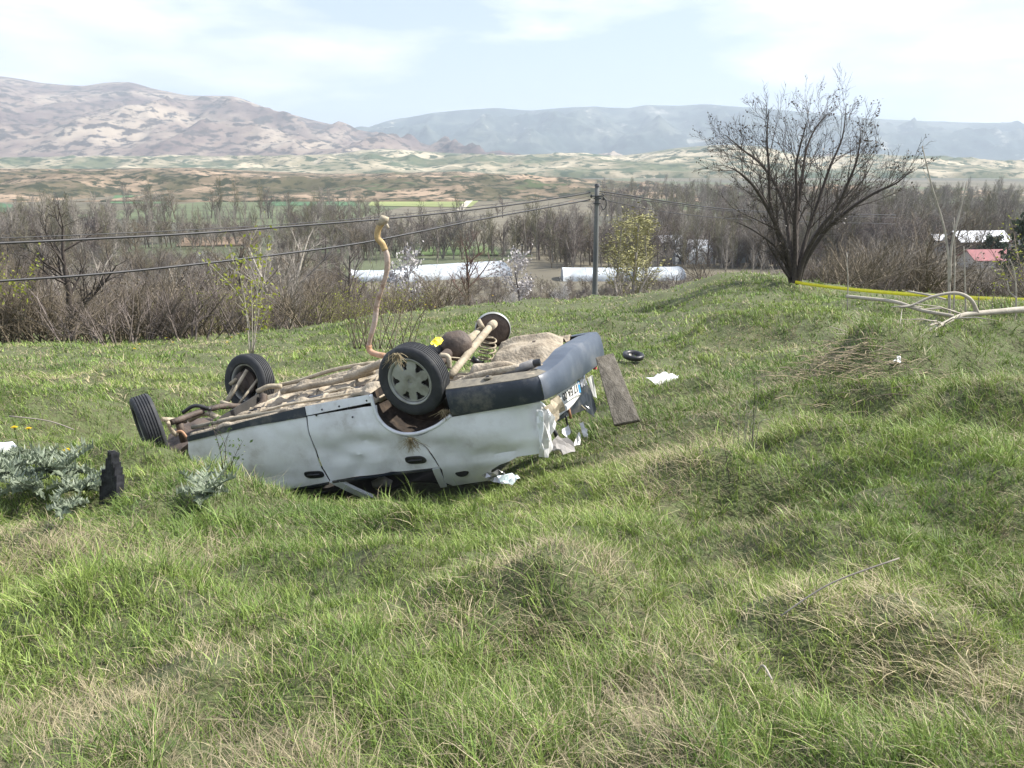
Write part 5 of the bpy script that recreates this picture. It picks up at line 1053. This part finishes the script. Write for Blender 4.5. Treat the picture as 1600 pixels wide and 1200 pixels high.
# number plate (hangs upside down with the car)
A = Vector((3.545, -.20, .680)); B = Vector((3.455, .30, .636)); ex = (B - A); L_ = ex.length; ex.normalize(); ez = Vector((0, 0, 1)); ez = (ez - ex * ez.dot(ex)).normalized(); en = ex.cross(ez) * 1
if en.x < 0: en = -en
mid_ = (A + B) / 2; RM = Matrix((ex, ez, en)).transposed()
m = MB(); m.box(mid_, (L_, .105, .004), RM); pl = m.build('number_plate', M['plate_w'], car)
m = MB(); m.box(A + ex * .022 + en * .003, (.040, .101, .003), RM); m.build('country_strip', M['plate_b'], pl)
def text_mesh(s, size, mat, parent, o0, name='lettering'):
    cu = bpy.data.curves.new('txt', 'FONT'); cu.body = s; cu.size = size; cu.extrude = .001; cu.offset = .0012; to = bpy.data.objects.new('txt', cu); COL.objects.link(to); bpy.context.view_layer.update()
    me = bpy.data.meshes.new_from_object(to.evaluated_get(bpy.context.evaluated_depsgraph_get())); bpy.data.objects.remove(to)
    me.transform(RM.to_4x4()); me.transform(Matrix.Translation(o0)); me.materials.clear(); me.materials.append(mat); return link(name, me, parent)
T0 = A - ez * .034 + en * .004
text_mesh('TR', .025, M['plate_w'], pl, A + ex * .008 - ez * .04 + en * .006)
text_mesh('17 EA 00', .094, M['ink'], pl, T0 + ex * .052); text_mesh('7', .094, M['inkr'], pl, T0 + ex * .445)

# ------------------------------------------------------------------ things lying round the car
b = MB(); pc = [at(930, 558, 7.25), at(958, 551, 7.35), at(1000, 656, 6.95), at(959, 664, 6.9)]; cn_ = sum(pc, Vector()) / 4; nrm = (pc[1] - pc[0]).cross(pc[3] - pc[0]).normalized() * .045
if nrm.y < 0: nrm = -nrm
loc_ = [p - cn_ for p in pc]; nrm = nrm + Vector((.03, 0, 0)); b.add(loc_ + [p + nrm for p in loc_], [(0, 1, 2, 3), (4, 7, 6, 5), (0, 4, 5, 1), (1, 5, 6, 2), (2, 6, 7, 3), (3, 7, 4, 0)])
o = b.build('wooden_board', mk('weathered_board', [(.05, .044, .034), (.105, .092, .072), (.16, .145, .12)], 6, .85, bump=.5, stretch=(4, 4, .7), detail=8)); o.location = cn_; tag(o, 'weathered grey board leaning against the far end of the bumper', 'board'); q = o.modifiers.new('bevel', 'BEVEL'); q.width = .006
g = hit(989, 568); v, f = rev([(.09, .02), (.10, .05), (.135, .062), (.158, .05), (.163, .02), (.155, -.01), (.13, -.02), (.105, -.01), (.09, .02)], 40); t = empty('rubber_ring', g + Vector((0, 0, .10)), 'black round ring lying in the grass beyond the leaning board', 'ring'); t.rotation_euler = (math.pi / 2 + .16, .08, 0); link('ring', mesh('ring', v, f, True), t, M['black'])
v, f = rev([(.092, .02), (.06, .0), (.03, .012), (.0001, .01)], 24, lambda r, a: (int(a * 4) % 3 == 0) and r > .035); link('web', mesh('web', v, f), t, M['black'])
M['whitep'] = mk('white_sheet', [(.62, .63, .66), (.8, .8, .82)], 6, .6)
def scrap(name, px, py, pix, mat, lift, label, cat, seed, bump_=.02):
    g = hit(px, py); Yg = g.y; return sheet(name, [(a, b_, Yg + dy) for a, b_, dy in pix], mat, None, .004, bump_, seed, True, label, cat)
scrap('plastic_scrap', 1033, 600, [(1008, 592, .05), (1022, 589, .15), (1036, 581, .3), (1044, 585, .3), (1060, 588, .35), (1060, 592, .2), (1046, 596, .1), (1030, 602, -.05), (1022, 599, 0)], M['whitep'], .1, 'crumpled white plastic scrap on the straw right of the leaning board', 'scrap', 21)
scrap('plastic_scrap', 1399, 568, [(1391, 566, 0), (1398, 557, .1), (1407, 556, .1), (1408, 563, 0), (1402, 567, -.05)], M['whitep'], .1, 'small white scrap caught beside the brush heap', 'scrap', 22)
scrap('white_sheet', 5, 712, [(-60, 722, 0), (-50, 686, .25), (0, 689, .25), (20, 693, .2), (32, 700, .1), (28, 706, 0), (0, 711, -.05), (0, 722, -.1)], M['whitep'], .2, 'white sheet of plastic cut by the left edge of the picture', 'sheet', 23)
scrap('plastic_scrap', 1080, 592, [(1086, 668, 0), (1090, 664, .05), (1094, 667, .05), (1090, 671, 0)], M['whitep'], .1, 'tiny white scrap in the grass right of the large scrap', 'scrap', 24)
sheet('metal_shard', [(895, 700, 6.9), (903, 676, 7.0), (907, 680, 7.0), (906, 695, 6.9)], M['paint_in'], None, .005, .01, 31, True, 'pointed white metal shard in the grass below the torn rear corner', 'shard')
sheet('metal_shard', [(904, 662, 7.1), (910, 660, 7.15), (917, 672, 7.1), (918, 684, 7.05), (912, 682, 7.05)], M['paint_in'], None, .005, .012, 32, True, 'curved white metal shard to the right of the pointed one', 'shard')
sheet('metal_shard', [(878, 672, 7.0), (888, 664, 7.1), (893, 676, 7.1), (884, 684, 7.0)], M['whitep'], None, .005, .02, 33, True, 'crumpled pale shard between the dark strut and the pointed shard', 'shard')
sheet('torn_lining', [(862, 690, 6.8), (872, 683, 6.9), (892, 690, 6.9), (900, 703, 6.8), (880, 708, 6.7), (864, 706, 6.7)], M['seat'], None, .01, .03, 34, True, 'grey torn lining crumpled on the grass at the rear corner', 'lining')
sheet('glass_fragment', [(776, 744, 6.35), (800, 738, 6.4), (812, 746, 6.35), (800, 756, 6.3), (785, 754, 6.3)], mk('shattered_glass', [(.35, .42, .42), (.7, .78, .78)], 60, .2), None, .004, .02, 35, True, 'pale shattered glass fragment under the rear quarter', 'glass')
sheet('yellow_scrap', [(672, 538, 7.4), (677, 530, 7.45), (686, 526, 7.5), (693, 531, 7.5), (688, 538, 7.4), (680, 541, 7.35)], M['yellowp'], None, .006, .012, 36, True, 'bright yellow plastic scrap stuck on the rear axle', 'scrap')
# ribbed black grille piece
g0 = hit(174, 792); Yg = g0.y; t = empty('plastic_grille', at(174, 786, Yg), 'broken black ribbed plastic grille standing upright in the grass at the left', 'grille'); tops = [742, 733, 735, 716, 704, 706, 708, 722, 730, 742]; o0 = at(174, 786, Yg)
M['gloss'] = mk('glossy_black_plastic', [(.02, .02, .024), (.07, .07, .08)], 20, .25)
for i, tpv in enumerate(tops):
    x = 161 + i * 2.9; p = at(x, 795, Yg) - o0; q_ = at(x + (795 - tpv) * .02, tpv, Yg + .02) - o0; m = MB(); ln_ = (q_ - p); m.box((p + q_) / 2, (.0048, .05, ln_.length), ln_.to_track_quat('Z', 'Y').to_matrix()); m.build('rib', M['gloss'], t)
m = MB(); m.box(at(174, 762, Yg) - o0 + Vector((0, .03, -.03)), (.10, .004, .10)); m.build('back_plate', M['black'], t)
# dry grass caught on the car
def clump(px, py, Y, n_, L, label, seed, hang=1):
    r = random.Random(seed); c = at(px, py, Y); t = empty('grass_clump', c, label, 'grass clump'); m = MB()
    for k in range(n_):
        p = Vector((r.gauss(0, .015), r.gauss(0, .01), 0)); d = Vector((r.gauss(0, .35), r.gauss(0, .2), -hang * r.uniform(.3, 1))).normalized(); l_ = L * r.uniform(.4, 1); m.tube([p, p + d * l_ * .5 + Vector((r.gauss(0, .01), 0, 0)), p + d * l_ + Vector((r.gauss(0, .02), 0, 0))], [.0022, .002, .001], 3)
    tag(m.build('dry_blades', M['straw'], t), kind='stuff')
clump(641, 684, 6.72, 60, .14, 'dry grass hanging from the rear door seam above the handle', 1); clump(619, 552, 6.75, 45, .14, 'dry grass caught on the rear tyre', 2); clump(800, 570, 7.0, 40, .06, 'small dry grass clump on the exhaust pipe', 3, .4); clump(695, 640, 6.8, 30, .10, 'dry grass hanging in the rear wheel arch', 5)

# ------------------------------------------------------------------ grass (nobody could count the blades)
DRY = [(900, 900, .5), (880, 860, .45), (380, 1175, .28), (560, 1120, .25), (230, 1090, .25), (180, 1100, .22), (1090, 690, .6), (960, 720, .5), (1200, 610, .9), (1330, 580, .8), (250, 620, .8), (100, 600, .9), (60, 860, .5), (180, 860, .35), (1240, 800, .35), (1150, 830, .35),
       (1150, 1050, .35), (1300, 1150, .3), (1320, 930, .35), (1450, 950, .35), (1040, 640, .5), (640, 500, 2.2), (470, 480, 3), (390, 880, .35), (1500, 640, .6), (1100, 560, .8), (950, 1150, .22), (720, 1000, .15), (300, 960, .25), (1560, 850, .3), (1400, 500, 1.6), (1010, 590, .7), (1200, 545, 1.2), (1000, 470, 2), (1520, 1080, .3)]
dc = np.array([(*hit(px, py)[:2], r_) for px, py, r_ in DRY])
LUSH = [(300, 760, .6), (200, 650, 1.0), (400, 590, 1.2), (1120, 900, .5), (1390, 690, .6), (600, 900, .6), (1000, 830, .5), (1200, 470, 3), (760, 1100, .3), (130, 720, .8), (450, 820, .6), (1520, 700, .6), (560, 560, 1.2), (1050, 530, 1.4), (620, 800, .6), (600, 1050, .4), (150, 980, .4), (1000, 1050, .3)]
lc = np.array([(*hit(px, py)[:2], r_) for px, py, r_ in LUSH])
def dryness(x, y):
    d = (fbm(x * .9, y * .9, 3, 41) - .5) * .8 + (fbm(x * 3.2, y * 3.2, 3, 47) - .5) * 1.3 + (fbm(x * 8, y * 8, 2, 48) - .5) * .8 - .03
    d = d + (fbm(x * .33, y * .33, 3, 49) - .5) * 1.5 * np.clip((y - 6) / 6, 0, 1)
    for cx_, cy_, r_ in dc: d = d + .36 * np.exp(-((x - cx_) ** 2 + (y - cy_) ** 2) / r_ ** 2)
    for cx_, cy_, r_ in lc: d = d - .35 * np.exp(-((x - cx_) ** 2 + (y - cy_) ** 2) / r_ ** 2)
    return d
#      y0   y1   clumps/m2  blades  half-width(t)  width   seg  spread
ZG = [(1.25, 2.6, 270, 40, .80, .0036, 3, .033), (2.6, 4.2, 235, 36, .72, .0044, 3, .038), (4.2, 6.8, 165, 28, .68, .0056, 3, .048), (6.8, 10.5, 72, 24, .68, .0082, 3, .07),
      (10.5, 17, 34, 22, .68, .0140, 2, .12), (17, 30, 9.5, 22, .68, .025, 2, .22), (30, 64, 1.7, 20, .68, .040, 2, .4)]
ZG = [(*z, 0) for z in ZG] + [(y0_, y1_, dn_ * .42, nb_, 1.12, wd_ * 1.25, 2, sp_ * 1.3, .68) for y0_, y1_, dn_, nb_, _, wd_, _, sp_ in ZG]
Vs = []; Fs4 = []; Fs3 = []; Cs = []; off = 0; nbl = 0
for y0, y1, dn, nb, tmax, wd, seg, spread, tmin in ZG:
    n_ = int((tmax - tmin) * (y1 ** 2 - y0 ** 2) * dn); cy = np.sqrt(rng.uniform(y0 ** 2, y1 ** 2, n_)); cx = rng.uniform(tmin, tmax, n_) * rng.choice([-1, 1], n_) * cy
    dr_ = dryness(cx, cy) + rng.normal(0, .17, n_)
    hh = fbm(cx * 1.1, cy * 1.1, 3, 61) ; clval = np.clip(fbm(cx * .7 + 9, cy * .7, 3, 71) * 1.6 - .3 + rng.normal(0, .2, n_), 0, 1)
    ka = rng.integers(0, 100, n_)
    k = np.repeat(np.arange(n_), nb); m_ = len(k)
    a = rng.uniform(0, 6.283, m_); sc_at = rng.random(m_) < .4; R_ = spread * np.abs(rng.normal(0, 1, m_)) * np.where(sc_at, 4.0, np.where(dr_[k] > .36, 1.6, 1.1))
    bx = cx[k] + np.cos(a) * R_; by = cy[k] + np.sin(a) * R_
    gz_ = H(bx, by); cc_ = (np.stack([bx, by, gz_], -1) - CT) @ CR; carm = (cc_[:, 0] > .25) & (cc_[:, 0] < 2.75) & (np.abs(cc_[:, 1]) < .72)
    D = dr_[k]
    pd = np.clip((D + .14) / .95, .16, .80); isd = rng.random(m_) < pd
    flat = np.clip((D - .22) / .4, 0, 1)                       # flattened mats of last year's grass
    h = np.where(isd, rng.uniform(.04, .17, m_), rng.uniform(.045, .175, m_)) * np.interp(hh[k], [.28, .72], [.55, 1.4]) * (1 - .35 * flat * ~isd) * np.where(sc_at, .62, 1)
    h = h * np.where(rng.random(m_) < .05, 1.6, 1) * np.interp(by, [1, 2.4, 5, 25, 60], [.8, .95, 1.0, 1.15, 1.5])
    h = h * (1 - .25 * np.exp(-(((bx + .9) / 1.4) ** 2 + ((by - 6.3) / .6) ** 2)))
    wind = 2.8 + (fbm(bx * .8, by * .8, 2, 81) - .5) * 4
    az = np.where(rng.random(m_) < .45, wind + rng.normal(0, .6, m_), np.where(rng.random(m_) < .5, a, rng.uniform(0, 6.283, m_)))
    ln = np.abs(rng.normal(.30, .22, m_)) + isd * rng.uniform(.1, 1.3, m_) * (.35 + .8 * flat); dp = np.abs(rng.normal(.3, .2, m_)) + isd * .25
    w = wd * rng.uniform(.55, 1.25, m_) * np.where(isd, .8, 1.1)
    fa = rng.uniform(0, 6.283, m_); tw = rng.normal(0, .6, m_); tk = np.where(rng.random(m_) < .22, rng.uniform(.4, .8, m_), 9)
    keep = ~carm; idxs = np.nonzero(keep)[0]
    bx, by, h, az, ln, dp, w, fa, tw, tk, isd = [q[idxs] for q in (bx, by, h, az, ln, dp, w, fa, tw, tk, isd)]; kk = k[idxs]; m_ = len(bx)
    z0 = H(bx, by) - .012; q = rng.random(m_); val = np.clip(clval[kk] + rng.normal(0, .15, m_), 0, 1)
    V = np.zeros((m_, 2 * seg + 1, 3), np.float32); C = np.zeros((m_, 2 * seg + 1, 4), np.float32); C[..., 3] = 1
    sx = np.cos(fa) * w / 2; sy = np.sin(fa) * w / 2; norm = 1 / np.sqrt(1 + .55 * ln ** 2)
    for i in range(seg + 1):
        u = i / seg; out = h * norm * (ln * u + dp * u ** 2.2); z = h * norm * u * (1 - .12 * u) - h * dp * .55 * u ** 2.6
        z = np.where(u > tk, z - (u - tk) * h * .8, z); z = np.maximum(z, .012 * u * (i + 1))
        x = bx + np.cos(az + tw * u) * out; y = by + np.sin(az + tw * u) * out; kf = (1 - u ** 1.7) * .92 + .08
        if i < seg:
            V[:, 2 * i] = np.stack([x - sx * kf, y - sy * kf, z0 + z], -1); V[:, 2 * i + 1] = np.stack([x + sx * kf, y + sy * kf, z0 + z], -1)
            C[:, 2 * i, 0] = C[:, 2 * i + 1, 0] = isd; C[:, 2 * i, 1] = C[:, 2 * i + 1, 1] = q; C[:, 2 * i, 2] = C[:, 2 * i + 1, 2] = val
        else:
            V[:, 2 * i] = np.stack([x, y, z0 + z], -1); C[:, 2 * i, 0] = isd; C[:, 2 * i, 1] = q; C[:, 2 * i, 2] = val
    o_ = off + np.arange(m_) * (2 * seg + 1)
    for i in range(seg - 1): Fs4.append(np.stack([o_ + 2 * i, o_ + 2 * i + 1, o_ + 2 * i + 3, o_ + 2 * i + 2], -1))
    Fs3.append(np.stack([o_ + 2 * seg - 2, o_ + 2 * seg - 1, o_ + 2 * seg], -1))
    Vs.append(V.reshape(-1, 3)); Cs.append(C.reshape(-1, 4)); off += m_ * (2 * seg + 1); nbl += m_
V = np.vstack(Vs); C = np.vstack(Cs); F4 = np.vstack(Fs4); F3 = np.vstack(Fs3)
me = bpy.data.meshes.new('grass'); me.vertices.add(len(V)); me.vertices.foreach_set('co', V.ravel())
lv = np.concatenate([F4.ravel(), F3.ravel()]).astype(np.int32); me.loops.add(len(lv)); me.loops.foreach_set('vertex_index', lv)
tot = np.concatenate([np.full(len(F4), 4), np.full(len(F3), 3)]).astype(np.int32); me.polygons.add(len(tot))
me.polygons.foreach_set('loop_start', np.concatenate([[0], np.cumsum(tot)[:-1]]).astype(np.int32)); me.polygons.foreach_set('loop_total', tot); me.update(calc_edges=True)
ca = me.color_attributes.new('bl', 'FLOAT_COLOR', 'POINT'); ca.data.foreach_set('color', C.ravel())
me.materials.append(M['grass']); tag(link('grass', me), 'rough spring grass mixed with flattened dry straw all over the hillside', 'grass', kind='stuff')
print('blades', nbl, 'tris', len(F4) * 2 + len(F3))
